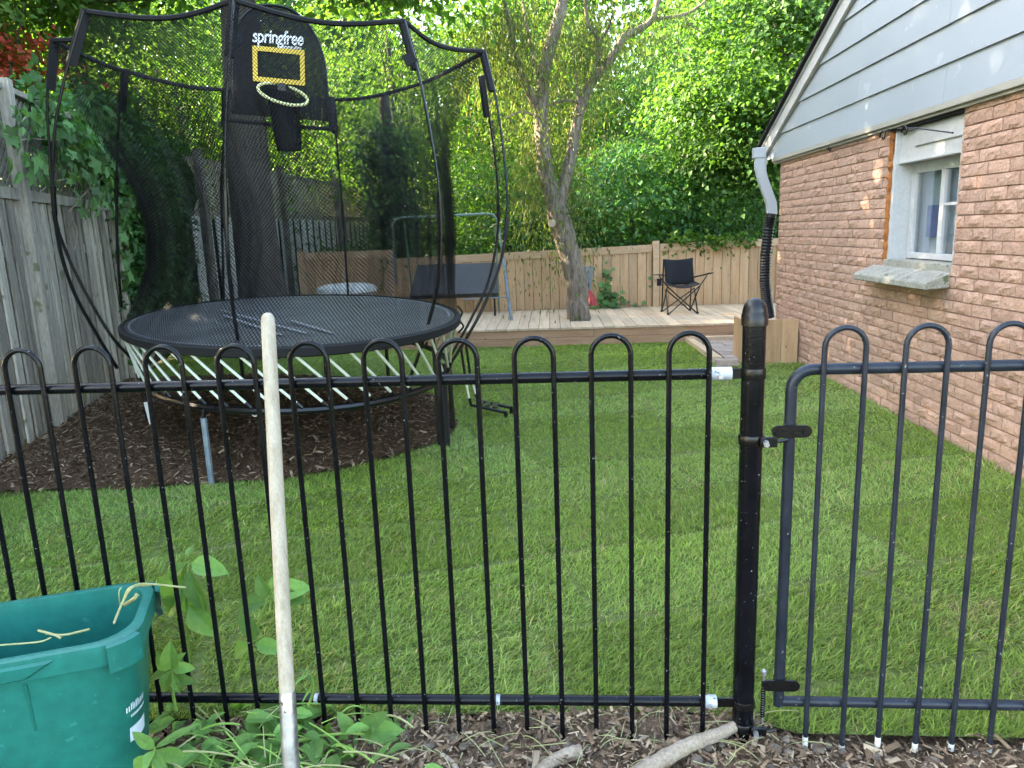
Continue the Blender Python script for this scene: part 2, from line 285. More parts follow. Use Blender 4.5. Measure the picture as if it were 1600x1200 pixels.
# yard axes: E2 runs away along the house wall, E1 to the right across the yard
E2 = Vector((0.0571, 0.9984, 0)); E1 = Vector((0.9984, -0.0571, 0)); UP = Vector((0, 0, 1))
WALL0 = Vector((2.91, 4.0, 0)); WN = -E1                       # a point of the brick face, its outward normal
def wp(s, z, o=0.0): return WALL0 + E2 * s + UP * z + WN * o    # along the wall, up, outwards
# ================================================================== SETTING: ground, lawn, beds
def poly_sheet(name, pts, z, mat, sub=0.0, amp=0.0):
    bm = bmesh.new(); vs = [bm.verts.new((p[0], p[1], z)) for p in pts]; bm.faces.new(vs)
    bmesh.ops.triangulate(bm, faces=bm.faces[:])
    me = bpy.data.meshes.new(name); bm.to_mesh(me); bm.free(); me.materials.append(mat)
    return tag(link(name, me), kind='structure')
gr = G(); gr.add([(-400, -100, -0.06), (400, -100, -0.06), (400, 700, -0.06), (-400, 700, -0.06)], [(0, 1, 2, 3)])
tag(gr.build('ground', M['ground']), kind='structure')
def noise2(x, y, s, seed=0):
    """cheap smooth value noise, numpy"""
    x = np.asarray(x) * s + seed * 17.3; y = np.asarray(y) * s + seed * 9.1
    xi = np.floor(x).astype(int); yi = np.floor(y).astype(int); fx = x - xi; fy = y - yi; fx = fx * fx * (3 - 2 * fx); fy = fy * fy * (3 - 2 * fy)
    h = lambda a, b: ((np.sin(a * 127.1 + b * 311.7 + seed * 74.7) * 43758.5453) % 1.0)
    return (h(xi, yi) * (1 - fx) + h(xi + 1, yi) * fx) * (1 - fy) + (h(xi, yi + 1) * (1 - fx) + h(xi + 1, yi + 1) * fx) * fy
# strip of bare soil outside the black fence (slightly lumpy)
nx, ny = 120, 40; xs = np.linspace(-3.2, 3.0, nx); ys = np.linspace(0.3, 2.16, ny); X, Y = np.meshgrid(xs, ys)
Z = -0.02 + 0.035 * noise2(X, Y, 9) + 0.02 * noise2(X, Y, 26, 3) - 0.03 * np.clip((Y - 2.02) / 0.1, 0, 1)
Z = Z - 0.045 * np.clip((X - 0.7) / 0.12, 0, 1)
idx = np.arange(nx * ny).reshape(ny, nx); Fq = np.stack([idx[:-1, :-1], idx[:-1, 1:], idx[1:, 1:], idx[1:, :-1]], -1).reshape(-1, 4)
tag(npmesh('soil_bed', np.stack([X, Y, Z], -1).reshape(-1, 3), Fq, M['soil'], smooth=True), kind='structure')
LAWN = [(-3.10, 2.10), (-1.0, 2.12), (0.5, 2.07), (0.74, 1.99), (0.82, 1.945), (1.6, 1.878), (2.75, 1.83), (2.90, 4.0), (3.12, 7.86), (2.55, 7.93), (2.24, 8.1), (2.33, 9.85), (-0.6, 10.02), (-4.6, 10.2), (-4.2, 7.4), (-3.71, 5.1)]
MULCH = [(-3.55, 4.40), (-3.0, 4.44), (-2.4, 4.40), (-1.9, 4.46), (-1.45, 4.50), (-1.15, 4.66), (-0.86, 4.88), (-0.66, 5.08), (-0.50, 5.30), (-0.44, 5.75), (-0.55, 6.5), (-0.95, 7.2), (-1.7, 7.9), (-2.8, 8.3), (-4.40, 8.3), (-4.2, 7.4), (-3.72, 5.12)]
def inpoly(x, y, P):
    x = np.asarray(x); y = np.asarray(y); c = np.zeros(x.shape, bool); n = len(P)
    for i in range(n):
        x1, y1 = P[i]; x2, y2 = P[i - 1]
        c ^= ((y1 > y) != (y2 > y)) & (x < (x2 - x1) * (y - y1) / (y2 - y1 + 1e-12) + x1)
    return c
poly_sheet('lawn', LAWN, 0.0, M['lawnbase'])
# mulch bed, a low mound
gx = np.linspace(-4.5, -0.3, 110); gy = np.linspace(4.3, 8.4, 110); X, Y = np.meshgrid(gx, gy)
def edge_dist(x, y, P):
    d = np.full(np.shape(x), 1e9)
    for i in range(len(P)):
        ax, ay = P[i - 1]; bx, by = P[i]; t = np.clip(((x - ax) * (bx - ax) + (y - ay) * (by - ay)) / ((bx - ax) ** 2 + (by - ay) ** 2), 0, 1)
        d = np.minimum(d, np.hypot(x - ax - t * (bx - ax), y - ay - t * (by - ay)))
    return d
def mulch_z(x, y):
    d = edge_dist(x, y, MULCH); return 0.006 + np.minimum(d, 0.35) * 0.10 + 0.03 * noise2(x, y, 7, 2) * np.minimum(1, d * 6) + 0.012 * noise2(x, y, 30, 5)
ins = inpoly(X, Y, MULCH); Z = np.where(ins, mulch_z(X, Y), -0.02)
idx = np.arange(110 * 110).reshape(110, 110); keep = ins[:-1, :-1] & ins[:-1, 1:] & ins[1:, 1:] & ins[1:, :-1]
Fq = np.stack([idx[:-1, :-1], idx[:-1, 1:], idx[1:, 1:], idx[1:, :-1]], -1)[keep]
tag(npmesh('mulch_bed', np.stack([X, Y, Z], -1).reshape(-1, 3), Fq, M['mulchbed'], smooth=True), kind='structure')
# concrete edge at the lower right
c = G(); a, b = gp(1470, 1190), gp(1640, 1180)
c.hexa([Vector((a.x, 1.2, -0.15)), Vector((2.6, 1.2, -0.15)), Vector((2.6, 1.84, -0.15)), Vector((a.x, 1.825, -0.15)), Vector((a.x, 1.2, -0.035)), Vector((2.6, 1.2, -0.035)), Vector((2.6, 1.84, -0.035)), Vector((a.x, 1.825, -0.035))])
tag(c.build('path', M['stone'], bevel=0.006), kind='structure')

# ================================================================== WEATHERED LEFT FENCE
FD = Vector((-0.2156, 0.9765, 0)); FNm = Vector((0.9765, 0.2156, 0)); F0 = Vector((-3.71, 5.11, 0))
def fp(t, z, o=0.0): return F0 + FD * t + UP * z + FNm * o
lf = thing('board_fence', 'weathered grey board fence with vine-covered lattice top left of trampoline', 'fence', fp(1.5, 0))
t = -2.1; i = 0
while t < 6.6:
    w = 0.102 + random.uniform(-0.010, 0.008); lean = random.uniform(-0.006, 0.006); o = random.uniform(-0.008, 0.008)
    p = [fp(t, -0.02, o), fp(t + w, -0.02, o), fp(t + w + lean, 1.9, o), fp(t + lean, 1.9, o)]
    G().prism(p, FNm * 0.017).build('board', M['greyboard'], lf)
    p = [fp(t + 0.075, 0.0, -0.115), fp(t + 0.075 + w, 0.0, -0.115), fp(t + 0.075 + w, 1.9, -0.115), fp(t + 0.075, 1.9, -0.115)]
    G().prism(p, FNm * 0.018).build('board', M['lattice'], lf)  # rear row takes the darker lattice colour so the gaps look shaded
    t += 0.172; i += 1
for z in (0.35, 1.5): G().box(fp(2.25, z, -0.022), (8.8, 0.038, 0.085), (FD, FNm, UP)).build('rail', M['greyboard'], lf)
G().box(fp(2.25, 1.945, -0.015), (8.8, 0.10, 0.088), (FD, FNm, UP)).build('cap_rail', M['greyboard'], lf)
G().box(fp(2.25, 2.77, -0.015), (8.8, 0.11, 0.045), (FD, FNm, UP)).build('cap_rail', M['greyboard'], lf)
for tt in (-1.35, 1.08, 3.5, 5.9):
    g = G(); g.box(fp(tt, 1.41, 0.04), (0.092, 0.092, 2.84), (FD, FNm, UP)); g.build('post', M['greyboard'], lf, bevel=0.006)
lat = G(); a = 0.085; H0, H1 = 1.99, 2.745
for sgn in (1, -1):
    tt = -2.1 - 0.8
    while tt < 6.6:
        t0, t1 = tt, tt + (H1 - H0)
        za, zb = (H0, H1) if sgn > 0 else (H1, H0)
        ta, tb = max(t0, -2.1), min(t1, 6.65)
        if tb - ta > 0.05:
            ka = za + (zb - za) * (ta - t0) / (t1 - t0); kb = za + (zb - za) * (tb - t0) / (t1 - t0)
            A, B = fp(ta, ka, -0.015 + 0.007 * sgn), fp(tb, kb, -0.015 + 0.007 * sgn); d = (B - A).normalized()
            lat.box((A + B) / 2, ((B - A).length, 0.006, 0.032), (d, FNm, d.cross(FNm)))
        tt += a
tag(lat.build('lattice', M['lattice'], lf), kind='stuff')

# far neighbour fence behind the trampoline: slatted pickets below, mesh-like lattice above
B0 = Vector((-4.35, 10.6, 0)); B1 = Vector((-3.22, 20.5, 0)); BD = (B1 - B0).normalized(); BL = (B1 - B0).length; BN = Vector((BD.y, -BD.x, 0))
bf = thing('picket_fence', 'grey fence with dark picket gaps and lattice panel behind the trampoline', 'fence', B0)
t = 0
while t < BL:
    G().box(B0 + BD * t + UP * 0.94, (0.20, 0.02, 1.9), (BD, BN, UP)).build('picket', M['palepicket'], bf); t += 0.33
for z in (1.93, 2.66): G().box(B0 + BD * (BL / 2) + UP * z - BN * 0.03, (BL, 0.04, 0.08), (BD, BN, UP)).build('rail', M['greyboard'], bf)
G().box(B0 + BD * (BL / 2) + UP * 0.94 - BN * 0.06, (BL, 0.015, 1.85), (BD, BN, UP)).build('dark_gap_panel', M['dark'], bf)  # near-black sheet added to darken the gaps between the pickets
for tt in (0.2, 3.0, 5.9, 8.6): G().box(B0 + BD * tt + UP * 1.4 + BN * 0.03, (0.11, 0.11, 2.8), (BD, BN, UP)).build('post', M['lattice'], bf)
lat = G()
for sgn in (1, -1):
    tt = 0
    while tt < BL - 0.75:
        za, zb = (1.96, 2.62) if sgn > 0 else (2.62, 1.96)
        A = B0 + BD * tt + UP * za + BN * 0.006 * sgn; Bq = B0 + BD * (tt + 0.66) + UP * zb + BN * 0.006 * sgn; d = (Bq - A).normalized()
        lat.box((A + Bq) / 2, ((Bq - A).length, 0.006, 0.05), (d, BN, d.cross(BN))); tt += 0.13
tag(lat.build('lattice', M['greyboard'], bf), kind='stuff')

# ================================================================== DECK
DZ = 0.24; D0 = Vector((-0.5, 9.83, 0))          # a point of the deck's front edge
def dp(u, v, z): return D0 + E1 * u + E2 * v + UP * z
dk = thing('deck', 'low wooden deck of pale planks running to the back fence', 'deck', dp(1.5, 0, 0))
u = -3.3
while u < 5.0:
    w = 0.138
    v1 = 2.33 + random.uniform(-0.01, 0.01)
    if 1.36 < u + w / 2 < 1.62:          # the boards are cut around the tree
        G().box(dp(u + w / 2, 0.31, DZ - 0.013), (w, 0.66, 0.026), (E1, E2, UP)).build('plank', M['deck'], dk)
        G().box(dp(u + w / 2, (1.06 + v1) / 2, DZ - 0.013), (w, v1 - 1.06, 0.026), (E1, E2, UP)).build('plank', M['deck'], dk)
    else:
        z = DZ + random.uniform(-0.0015, 0.0015)
        G().box(dp(u + w / 2, (v1 - 0.02) / 2, z - 0.013), (w, v1 + 0.02, 0.026), (E1, E2, UP)).build('plank', M['deck'], dk)
    u += 0.1445
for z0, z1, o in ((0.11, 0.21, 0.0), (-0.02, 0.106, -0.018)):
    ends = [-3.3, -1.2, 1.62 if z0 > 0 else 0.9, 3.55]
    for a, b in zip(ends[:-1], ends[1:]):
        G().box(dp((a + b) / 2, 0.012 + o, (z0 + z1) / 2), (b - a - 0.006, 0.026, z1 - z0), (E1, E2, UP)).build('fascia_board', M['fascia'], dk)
G().box(dp(0.7, 1.2, 0.08), (8.0, 2.1, 0.2), (E1, E2, UP)).build('dark_underdeck_block', M['dark'], dk)  # solid near-black block filling the hollow under the planks

# ================================================================== CEDAR FENCE ALONG THE DECK
cf = thing('cedar_fence', 'new low cedar fence of vertical boards behind the deck', 'fence', dp(1.5, 2.38, 0))
def cedar_run(u0, u1, z0, z1, vv=2.38):
    u = u0; n = 0
    while u < u1 - 0.02:
        w = min(0.138, u1 - u); zt = z0 + (z1 - z0) * (u - u0) / (u1 - u0)
        G().box(dp(u + w / 2, vv + random.uniform(-0.002, 0.002), (0.12 + zt) / 2), (w - 0.004, 0.02, zt - 0.12), (E1, E2, UP)).build('board', M['cedar'], cf); u += 0.142
    for dz, hh in ((-0.06, 0.115),):
        A, B = dp(u0, vv - 0.024, z0 + dz), dp(u1, vv - 0.024, z1 + dz); d = (B - A).normalized()
        G().box((A + B) / 2, ((B - A).length, 0.024, hh), (d, E2, d.cross(E2) * 1)).build('rail', M['cedarrail'], cf)
cedar_run(-2.98, -1.60, 1.30, 1.30); cedar_run(-1.50, 2.70, 1.155, 1.235); cedar_run(2.83, 4.9, 1.245, 1.27)
for uu, h in ((-3.05, 1.33), (-1.55, 1.30), (2.765, 1.29), (4.95, 1.3)):
    G().box(dp(uu, 2.36, (0.1 + h) / 2), (0.10, 0.10, h - 0.1), (E1, E2, UP)).build('post', M['cedarrail'], cf, bevel=0.004)

# paved landing with wooden edging
pv = thing('paved_landing', 'small square of pinkish pavers with wooden edging before the deck', 'paving', (2.7, 9.0, 0))
P0 = gp(1068, 533, 0.03); P1 = gp(1112, 566, 0.03)
for a in range(7):
    for b in range(7):
        u, v = 0.205 * a, 0.215 * b
        q = Vector((2.42, 8.20, 0)) + E1 * u + E2 * v
        q.z = 0.012 + random.uniform(-0.003, 0.003)
        if (q - WALL0).dot(-WN) > 0.0 and q.y < 8.5: continue
        G().box(q + E1 * 0.1 + E2 * 0.1, (0.198, 0.207, 0.045), (E1, E2, UP)).build('paver', M['paver'], pv)
A, B = Vector((2.30, 8.08, 0.02)), Vector((2.36, 9.72, 0.02)); d = (B - A).normalized()
G().box((A + B) / 2, ((B - A).length, 0.09, 0.09), (d, d.cross(UP) * -1, UP)).build('edging', M['deck'], pv)
A, B = Vector((2.36, 9.55, 0.04)), Vector((3.7, 9.47, 0.04)); d = (B - A).normalized()
G().box((A + B) / 2, ((B - A).length, 0.09, 0.09), (d, d.cross(UP) * -1, UP)).build('edging', M['deck'], pv)
q = gp(1135, 566, 0.07)
lb = G().box(q, (0.24, 0.10, 0.07), (E1, E2, UP)).build('loose_brick', M['paver'], bevel=0.005)
tag(lb, 'loose pinkish brick lying on the paved landing', 'brick')

# boarded wooden box against the house corner
wb = thing('wooden_box', 'waist-low box of vertical cedar boards at the house corner', 'box', (2.83, 7.95, 0))
Q0 = Vector((2.54, 7.93, 0)); wd = (Vector((3.11, 7.89, 0)) - Q0).normalized(); wq = Vector((-wd.y, wd.x, 0))
for k, (a, w) in enumerate(((0.0, 0.075), (0.079, 0.145), (0.228, 0.165), (0.397, 0.175))):
    G().box(Q0 + wd * (a + w / 2) + UP * 0.24, (w, 0.022, 0.48), (wd, wq, UP)).build('board', M['cedar'], wb)
for k in range(3): G().box(Q0 + wd * 0.01 + wq * (0.10 + 0.15 * k) + UP * 0.237, (0.146, 0.022, 0.474), (wq, wd, UP)).build('board', M['cedar'], wb)
G().box(Q0 + wd * 0.29 + wq * 0.24 + UP * 0.20, (0.53, 0.44, 0.40), (wd, wq, UP)).build('filling', M['soil'], wb)

# ================================================================== BRICK HOUSE
hs = thing('brick_house', 'reddish brick house with blue-grey siding gable on the right', 'house', wp(1.0, 0))
S0, S1 = -3.0, 4.79; WZ = 2.235; WIN = (0.955, 1.985, 1.175, WZ)      # wall run, wall height, window opening
mw = G(); T = 0.22
def slab(g, s0, s1, z0, z1, o0, o1):
    return g.hexa([wp(s0, z0, o0), wp(s1, z0, o0), wp(s1, z0, o1), wp(s0, z0, o1), wp(s0, z1, o0), wp(s1, z1, o0), wp(s1, z1, o1), wp(s0, z1, o1)])
slab(mw, S0, WIN[0] + 0.004, -0.1, WZ, -T, -0.012); slab(mw, WIN[1] - 0.004, S1 - 0.006, -0.1, WZ, -T, -0.012); slab(mw, WIN[0] + 0.004, WIN[1] - 0.004, -0.1, WIN[2] - 0.06, -T, -0.012)
slab(mw, S1 - T, S1 - 0.006, -0.1, WZ, -6.0, -T); slab(mw, S0, S0 + T, -0.1, WZ, -6.0, -T); slab(mw, S0, S1, -0.1, WZ, -6.2, -6.0)
mw.build('mortar_wall', M['mortar'], hs)
# bricks: eight rock-faced shapes and their half, shared mesh data
BLN, BHT, BDP = 0.208, 0.071, 0.10; PITCHS, PITCHZ = 0.2165, 0.0795
def brick_mesh(ln, seed):
    r = random.Random(seed); g = G(); nx, nz = 5, 3; rows = []
    patch = r.random() < 0.8; cx, w = r.uniform(0.4, 0.6), r.uniform(0.22, 0.36)
    for k in range(nz + 1):
        row = []
        for i in range(nx + 1):
            u, v = i / nx, k / nz; edge = i in (0, nx) or k in (0, nz)
            y = 0.0 if edge else (r.uniform(0.001, 0.012) if patch and abs(u - cx) < w else r.uniform(-0.002, 0.003))
            ju, jv = (0, 0) if edge else (r.uniform(-0.06, 0.06), r.uniform(-0.1, 0.1))
            if edge: y = r.uniform(-0.0025, 0.001)
            row.append((ln * (u + ju - 0.5), y, BHT * (v + jv - 0.5)))
        rows.append(row)
    b0 = len(g.v); g.grid([list(reversed(r_)) for r_ in rows])
    n = nx + 1; ring = [k for k in range(n)] + [n * k + n - 1 for k in range(1, nz + 1)] + [n * nz + k for k in range(n - 2, -1, -1)] + [n * k for k in range(nz - 1, 0, -1)]
    back = []
    for q in ring:
        x, y, z = g.v[q]; back.append((x, -BDP, z))
    b = len(g.v); g.v += back; m = len(ring)
    for i in range(m): g.f.append((ring[i], b + i, b + (i + 1) % m, ring[(i + 1) % m]))
    return g.mesh('brick', M['brick'], False)
FULL = [brick_mesh(BLN, k) for k in range(10)]; HALF = [brick_mesh(0.098, 50 + k) for k in range(4)]; THREE = [brick_mesh(0.152, 80 + k) for k in range(3)]
ROT = Matrix((E2, WN, UP)).transposed()      # local x along wall, y outwards, z up
spots = []
def lay(s0, s1, z, row):
    """one course from s1 (far) to s0: bricks with cut ends"""
    s = s1; first = True
    off = PITCHS / 2 if row % 2 else 0
    while s - s0 > 0.04:
        ln = BLN
        if first and off: ln = 0.098
        first = False
        if s - ln < s0 - 0.02: ln = 0.152 if s - 0.152 > s0 - 0.02 else (0.098 if s - 0.098 > s0 - 0.03 else 0)
        if not ln: break
        spots.append((s - ln / 2, z, ln)); s -= ln + 0.0085
row = 0; z = 0.036 - PITCHZ
while z + BHT / 2 < WZ + 0.03:
    zz = z
    if WIN[2] - 0.05 < zz:
        lay(WIN[1], S1, zz, row); lay(S0, WIN[0], zz, row)
    else: lay(S0, S1, zz, row)
    row += 1; z += PITCHZ
vis = []
for k, (s, z, ln) in enumerate(spots):
    p = wp(s, z); x, y = proj(p) if p.y > 0.5 else (9999, 0)
    if x < 1610 and y < 780 and (p - CC).dot(CF) > 0.3: vis.append(((p - CC).length, k))
vis.sort(); pick = set(k for _, k in vis[:300]); rest = G(); brng = random.Random(3)
for k, (s, z, ln) in enumerate(spots):
    lst = FULL if ln > 0.2 else (THREE if ln > 0.12 else HALF); me = brng.choice(lst)
    o = brng.uniform(-0.003, 0.003); rot = Matrix.Rotation(brng.uniform(-0.012, 0.012), 4, 'Y')
    mat = Matrix.Translation(wp(s, z + brng.uniform(-0.0015, 0.0015), o)) @ ROT.to_4x4() @ rot
    if k in pick:
        ob = link('brick', me, hs); ob.matrix_local = Matrix.Translation(-root_loc(hs)) @ mat
    else: rest.add([mat @ v.co for v in me.vertices], [tuple(p.vertices) for p in me.polygons])
tag(rest.build('far_bricks', M['brick'], hs), kind='stuff')
# gable: lap siding boards cut to the rake
RS, RZ, SL = 5.18, 2.30, 0.42                   # rake line start and slope, toward the camera
RIDGE = (S0 + S1) / 2
def rake_s(z): return RS - (z - RZ) / SL        # far end of a board at height z
z = 2.245; k = 0
while z < RZ + SL * (RS - RIDGE) - 0.05:
    zt = z + 0.243; sa, sb = rake_s(z) - 0.02, rake_s(zt + 0.01) - 0.02
    na, nb = 2 * RIDGE - sa, 2 * RIDGE - sb
    if sb <= nb: break
    # split in two lengths with a butt joint
    j = 1.15 if k % 2 == 0 else 2.6
    for (p0, p1, q0, q1) in (((na, j - 0.0015, nb, j - 0.0015)), ((j + 0.0015, sa, j + 0.0015, sb))):
        if q1 - q0 < 0.1: continue
        g = G(); g.hexa([wp(p0, z, 0.016), wp(p1, z, 0.016), wp(p1, z, 0.047), wp(p0, z, 0.047), wp(q0, zt + 0.012, 0.016), wp(q1, zt + 0.012, 0.016), wp(q1, zt + 0.012, 0.030), wp(q0, zt + 0.012, 0.030)])
        g.build('siding_board', M['siding'], hs)
    z += 0.243; k += 1
g = G(); zc = RZ + SL * (RS - RIDGE)
g.prism([wp(S1 + 0.2, 2.236, 0.012), wp(2 * RIDGE - S1 - 0.2, 2.236, 0.012), wp(RIDGE, zc - 0.02, 0.012)], WN * -0.05); g.build('gable_backing', M['dark'], hs)
g = G(); slab(g, S0 - 0.2, S1 + 0.18, WZ - 0.035, WZ + 0.008, -0.02, 0.052); g.build('trim_strip', M['trim'], hs, bevel=0.004)
g = G(); slab(g, S0 - 0.2, S1 + 0.18, WZ - 0.055, WZ - 0.036, -0.02, 0.030); g.build('trim_strip', M['trim'], hs)
g = G(); slab(g, WIN[0] - 0.0, WIN[1] + 0.0, WZ - 0.075, WZ - 0.057, -0.12, 0.012); g.build('soffit_shade_strip', M['dark'], hs)  # near-black strip standing in for the shaded gap above the window
rk = Vector((0, 0, 0)); A = wp(RS + 0.12, RZ - 0.05, 0.062); B = wp(RIDGE, zc, 0.062); d = (B - A).normalized(); nrm = WN.cross(d); nrm = nrm if nrm.z > 0 else -nrm
G().box((A + B) / 2 + nrm * 0.085, ((B - A).length, 0.03, 0.17), (d, WN, nrm)).build('rake_board', M['white'], hs, bevel=0.003)
G().box((A + B) / 2 + nrm * 0.005 - WN * 0.012, ((B - A).length, 0.02, 0.03), (d, WN, nrm)).build('trim_strip', M['trim'], hs)
g = G(); g.hexa([wp(RS + 0.02, 2.12, 0.046), wp(RS + 0.27, 2.12, 0.046), wp(RS + 0.27, 2.12, 0.078), wp(RS + 0.02, 2.12, 0.078), wp(RS - 0.02, 2.48, 0.046), wp(RS + 0.27, 2.36, 0.046), wp(RS + 0.27, 2.36, 0.078), wp(RS - 0.02, 2.48, 0.078)]); g.build('rake_return', M['white'], hs)
for sg in (1, -1):
    A = wp(RIDGE, zc + 0.20, 0.13); B = wp(RIDGE + sg * (RS + 0.34 - RIDGE), zc + 0.20 - SL * (RS + 0.34 - RIDGE), 0.13); d = (B - A).normalized(); n2 = WN.cross(d); n2 = n2 if n2.z > 0 else -n2
    G().prism([A, B, B - n2 * 0.028, A - n2 * 0.028], -WN * 6.5).build('roof_slope', M['shingle'], hs)
    G().prism([A - n2 * 0.03 - WN * 0.04, B - n2 * 0.03 - WN * 0.04, B - n2 * 0.06 - WN * 0.04, A - n2 * 0.06 - WN * 0.04], -WN * 6.4).build('roof_deck', M['white'], hs)
# window in its deep white reveal
wi = G(); slab(wi, WIN[0], WIN[1], WIN[2] - 0.01, 2.18, -0.235, -0.225)
w = link('window', None, hs); RB = -0.15
def wpart(name, mat, s0, s1, z0, z1, o0, o1, bevel=0.002): 
    g = G(); slab(g, s0, s1, z0, z1, o0, o1); return g.build(name, mat, w, bevel=bevel)
wpart('reveal_board', M['white'], WIN[1] - 0.075, WIN[1] - 0.05, WIN[2], 2.16, RB - 0.03, -0.01)
wpart('reveal_board', M['white'], WIN[1] - 0.05, WIN[1] - 0.008, WIN[2], 1.99, -0.035, -0.016)
wpart('reveal_board', M['white'], WIN[0] + 0.02, WIN[0] + 0.045, WIN[2], 2.16, RB - 0.03, -0.02)
wpart('header_panel', M['white'], WIN[0] + 0.006, WIN[1] - 0.03, 1.93, 2.165, -0.085, -0.045, 0.004)
wpart('header_panel', M['white'], WIN[0] + 0.01, WIN[1] - 0.32, 2.02, 2.15, -0.043, -0.03, 0.003)
wpart('header_lip', M['white'], WIN[0] + 0.006, WIN[1] - 0.035, 1.912, 1.932, -0.10, -0.03, 0.002)
f0, f1, z0, z1 = WIN[0] + 0.05, WIN[1] - 0.08, WIN[2] + 0.02, 1.91
wpart('frame', M['white'], f1 - 0.07, f1, z0, z1, RB - 0.03, RB + 0.012); wpart('frame', M['white'], f0, f0 + 0.06, z0, z1, RB - 0.03, RB + 0.012)
wpart('frame', M['white'], f0 + 0.06, f1 - 0.07, z1 - 0.075, z1, RB - 0.03, RB + 0.010); wpart('frame', M['white'], f0 + 0.06, f1 - 0.07, z0, z0 + 0.045, RB - 0.03, RB + 0.010)
sm = (f0 + f1) / 2 - 0.02
wpart('mullion', M['white'], sm - 0.028, sm + 0.028, z0 + 0.045, z1 - 0.075, RB - 0.03, RB + 0.008)
wpart('glazing_bar', M['white'], f0 + 0.06, sm - 0.028, 1.58, 1.60, RB - 0.02, RB + 0.004)
for a, b in ((f0 + 0.06, sm - 0.028), (sm + 0.028, f1 - 0.07)): wpart('pane', M['glass'], a - 0.005, b + 0.005, z0 + 0.04, z1 - 0.07, RB - 0.014, RB - 0.011, 0)
wpart('curtain', M['blue'], sm + 0.05, f1 - 0.16, z0 + 0.16, z1 - 0.32, RB - 0.060, RB - 0.050, 0)
wpart('pane_brightener', M['pane_brightener'], f0 + 0.02, f1 - 0.03, z0 + 0.02, z1 - 0.02, RB - 0.075, RB - 0.065, 0)  # pale sheet added behind the glass to brighten the panes
wpart('room_back', M['room'], f0 - 0.8, f1 + 1.2, 0.6, 2.15, -1.55, -1.5, 0)
wpart('inner_sill', M['stone'], WIN[0] + 0.004, WIN[1] - 0.004, WIN[2] - 0.055, WIN[2] + 0.012, -0.2, 0.005, 0.004)
for a, b in ((WIN[0] - 0.0, 1.40), (1.404, WIN[1] + 0.16)):
    g = G(); g.hexa([wp(a, 1.03, 0.0), wp(b, 1.03, 0.0), wp(b, 1.02, 0.17), wp(a, 1.02, 0.17), wp(a, 1.14, 0.0), wp(b, 1.14, 0.0), wp(b, 1.07, 0.17), wp(a, 1.07, 0.17)])
    g.build('sill_slab', M['stone'], w, bevel=0.008)
fo = G(); pts = [wp(WIN[1] - 0.002 + 0.006 * math.sin(k * 1.9), WIN[2] + 0.99 * k / 26, -0.012 + 0.006 * math.sin(k * 2.7)) for k in range(27)]
fo.tube(pts, [0.022 + 0.007 * math.sin(k * 3.1) for k in range(27)], 8); fo.build('foam_strip', M['rust'], w, smooth=True)
# white downspout and black corrugated extension at the far corner
ds = thing('downspout', 'white downspout with black corrugated extension pipe at house corner', 'downspout', wp(S1 + 0.2, 0))
YD = wp(S1 + 0.12, 0).y
pp = [py(x, y, YD) for x, y in ((1187, 236), (1187, 262), (1192, 282), (1205, 318), (1206, 336))]
def rectsweep(path, a, b, name, mat, par):
    rows = []
    for i, p in enumerate(path):
        t = (path[min(i + 1, len(path) - 1)] - path[max(i - 1, 0)]).normalized(); x = E2.cross(t).normalized(); 
        rows.append([p + x * (sx * a) + E2 * (sy * b) for sx, sy in ((-1, -1), (1, -1), (1, 1), (-1, 1))])
    g = G(); g.grid(rows, True); n = len(rows); g.f.append((3, 2, 1, 0)); g.f.append(tuple(4 * (n - 1) + k for k in range(4))); return g.build(name, mat, par, bevel=0.006)
rectsweep(pp, 0.055, 0.042, 'pipe', M['metalwhite'], ds)
rectsweep([py(1186, 231, YD), py(1186, 247, YD)], 0.068, 0.055, 'outlet_box', M['metalwhite'], ds)
keys = [py(x, y, YD - 0.02) for x, y in ((1205, 334), (1201, 356), (1196, 400), (1195, 440), (1198, 470), (1203, 498))]
path = []; rad = []
for i in range(len(keys) - 1):
    for q in range(18): path.append(keys[i].lerp(keys[i + 1], q / 18))
for i in range(len(path)): rad.append(0.062 if i < 5 else (0.066 if i % 2 else 0.058))
g = G(); g.tube(path, rad, 14); g.build('corrugated_pipe', M['corr'], ds, smooth=False)
# wrought-iron hanging bracket over the window
ib = thing('iron_bracket', 'scrolled wrought-iron bracket hanging above the window', 'bracket', wp(1.6, 2.15, 0.02))
def scroll(c, r0, turns, s, ax, ay):
    return [c + ax * (math.cos(k * 0.35 * s) * r0 * (1 - k / (turns * 20))) + ay * (math.sin(k * 0.35 * s) * r0 * (1 - k / (turns * 20))) for k in range(int(turns * 18))]
Wd = E2
g = G(); g.tube([wp(3.2, 2.165, 0.058), wp(2.6, 2.158, 0.066), wp(2.05, 2.165, 0.062), wp(1.9, 2.17, 0.062)], 0.006, 6); g.build('rod', M['hardware'], ib, smooth=True)
g = G(); g.tube([wp(1.75, 2.16, 0.06), wp(1.4, 2.115, 0.062), wp(0.96, 2.03, 0.06)], 0.006, 6); g.build('rod', M['hardware'], ib, smooth=True)
for s_, z_, r_ in ((1.98, 2.13, 0.055), (1.62, 2.12, 0.05), (3.1, 2.15, 0.035)):
    g = G(); g.tube(scroll(wp(s_, z_, 0.065), r_, 1.1, 1, E2, UP), 0.006, 6); g.build('scroll', M['hardware'], ib, smooth=True)
